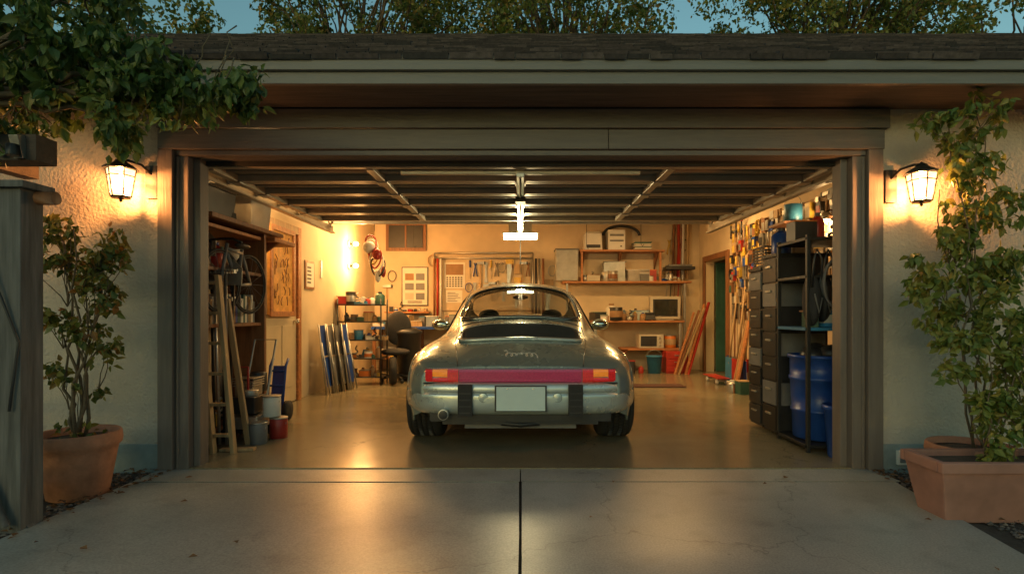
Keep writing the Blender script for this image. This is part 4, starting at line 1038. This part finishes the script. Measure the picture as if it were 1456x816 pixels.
for k in range(7):
    x=2.32+.10*k; y=.40+R(-.02,.03); b.ell((x,y+.08,1.20+R(-.03,.03)),(.062,.10,.21),[DARK,BLACKP,GREY,DARK,BLACKP,DARK,GREY][k],14,10)
    b.tube([(x-.04,y,1.3),(x-.03,y-.02,1.52),(x,y,1.60),(x+.03,y-.02,1.52),(x+.04,y,1.3)],.009,BLACKP,6)
    b.tube([(x-.03,y-.025,1.25),(x,y-.035,1.10),(x+.03,y-.025,1.22)],.006,STEEL if k%2 else GREY,5)
b.done()
b=B('coiled_hose'); 
for k in range(5): b.tube([(2.46+.10*math.cos(a),.42-.012*k,1.33+(.15+.01*k)*math.sin(a)) for a in np.linspace(0,6.28,26)[:-1]],.011,GREY,6,True)
b.done()
b=B('rack_supplies')
for k in range(6): item(b,2.35+.14*k,R(.55,.8),1.701,.3)
for k in range(6): item(b,2.35+.13*k,R(.5,.6),.987,.2)
b.done(.003)
b=B('blue_barrel')
b.lathe((2.50,.70,.065),[(.19,0),(.205,.01),(.212,.22),(.222,.225),(.222,.245),(.214,.25),(.225,.48),(.236,.485),(.236,.51),(.226,.515),(.228,.66),(.245,.665),(.245,.69),(.22,.69),(.20,.3),(0,.3)],BLUE,40); b.done()
b=B('black_trash_bags'); 
for c in((2.46,.72,.74),(2.58,.66,.76),(2.52,.80,.77)): b.ell(c,(.11,.10,.08),BLACKP,12,8)
b.done()
b=B('blue_waste_bin'); b.lathe((2.46,.30,.0),[(.095,0),(.10,.008),(.125,.36),(.14,.365),(.14,.40),(.125,.40),(.095,.05),(0,.05)],BLUE,30); b.done()
b=B('storage_bin'); b.ob((3.0,.72,.30),(.4,.42,.45),BLUE,top=1.08); b.ob((3.0,.72,.535),(.46,.48,.025),BLACKP); b.done(.01)
b=B('hanging_paint_can'); b.cyl((3.2,2.6,2.15),.10,.22,BLUE2,20); b.tube([(3.2+.1*math.cos(a),2.6,2.37+.12*math.sin(a)) for a in np.linspace(0,math.pi,12)],.004,STEEL,5); b.box(3.0,3.47,2.4,2.8,2.12,2.148,WOODR); b.done()
b=B('ceiling_hooks')
for x,y in((-1.9,6.0),(2.1,5.8),(1.2,6.2)): b.tube([(x,y,2.9),(x,y,2.3),(x+.03,y,2.26),(x+.05,y,2.3)],.005,BLACKM,5)
b.done()
# ---------------------------------------------------------------- world, sun, camera
W=bpy.data.worlds.new('World'); scene.world=W; W.use_nodes=True
N=W.node_tree.nodes; Lk=W.node_tree.links
sky=N.new('ShaderNodeTexSky'); sky.sky_type='NISHITA'; sky.sun_disc=False
sky.sun_elevation=math.radians(5); sky.sun_rotation=math.radians(200); sky.ozone_density=1.5; sky.dust_density=1.0
mx=N.new('ShaderNodeMix'); mx.data_type='RGBA'; mx.blend_type='MULTIPLY'; mx.inputs['Factor'].default_value=1; mx.inputs['B'].default_value=(.82,1.06,.88,1)
Lk.new(sky.outputs[0],mx.inputs['A']); Lk.new(mx.outputs['Result'],N['Background'].inputs[0]); N['Background'].inputs[1].default_value=.215
sl_=bpy.data.lights.new('sun','SUN'); sl_.energy=.26; sl_.angle=math.radians(25); sl_.color=(1,.78,.50)
so=bpy.data.objects.new('sun',sl_); scene.collection.objects.link(so)
az=math.radians(200); el=math.radians(14)
dv=Vector((math.sin(az)*math.cos(el),math.cos(az)*math.cos(el),math.sin(el)))
so.rotation_euler=dv.to_track_quat('Z','Y').to_euler()
cam=bpy.data.cameras.new('camera'); co=bpy.data.objects.new('camera',cam); scene.collection.objects.link(co)
co.location=(0,-4.0,1.1); co.rotation_euler=(math.radians(90),0,0)
cam.sensor_width=36; cam.lens=19.78; cam.shift_x=-.0082; cam.shift_y=.0254; cam.clip_end=1500
scene.camera=co
scene.view_settings.view_transform='Standard'; scene.view_settings.look='None'; scene.view_settings.exposure=0
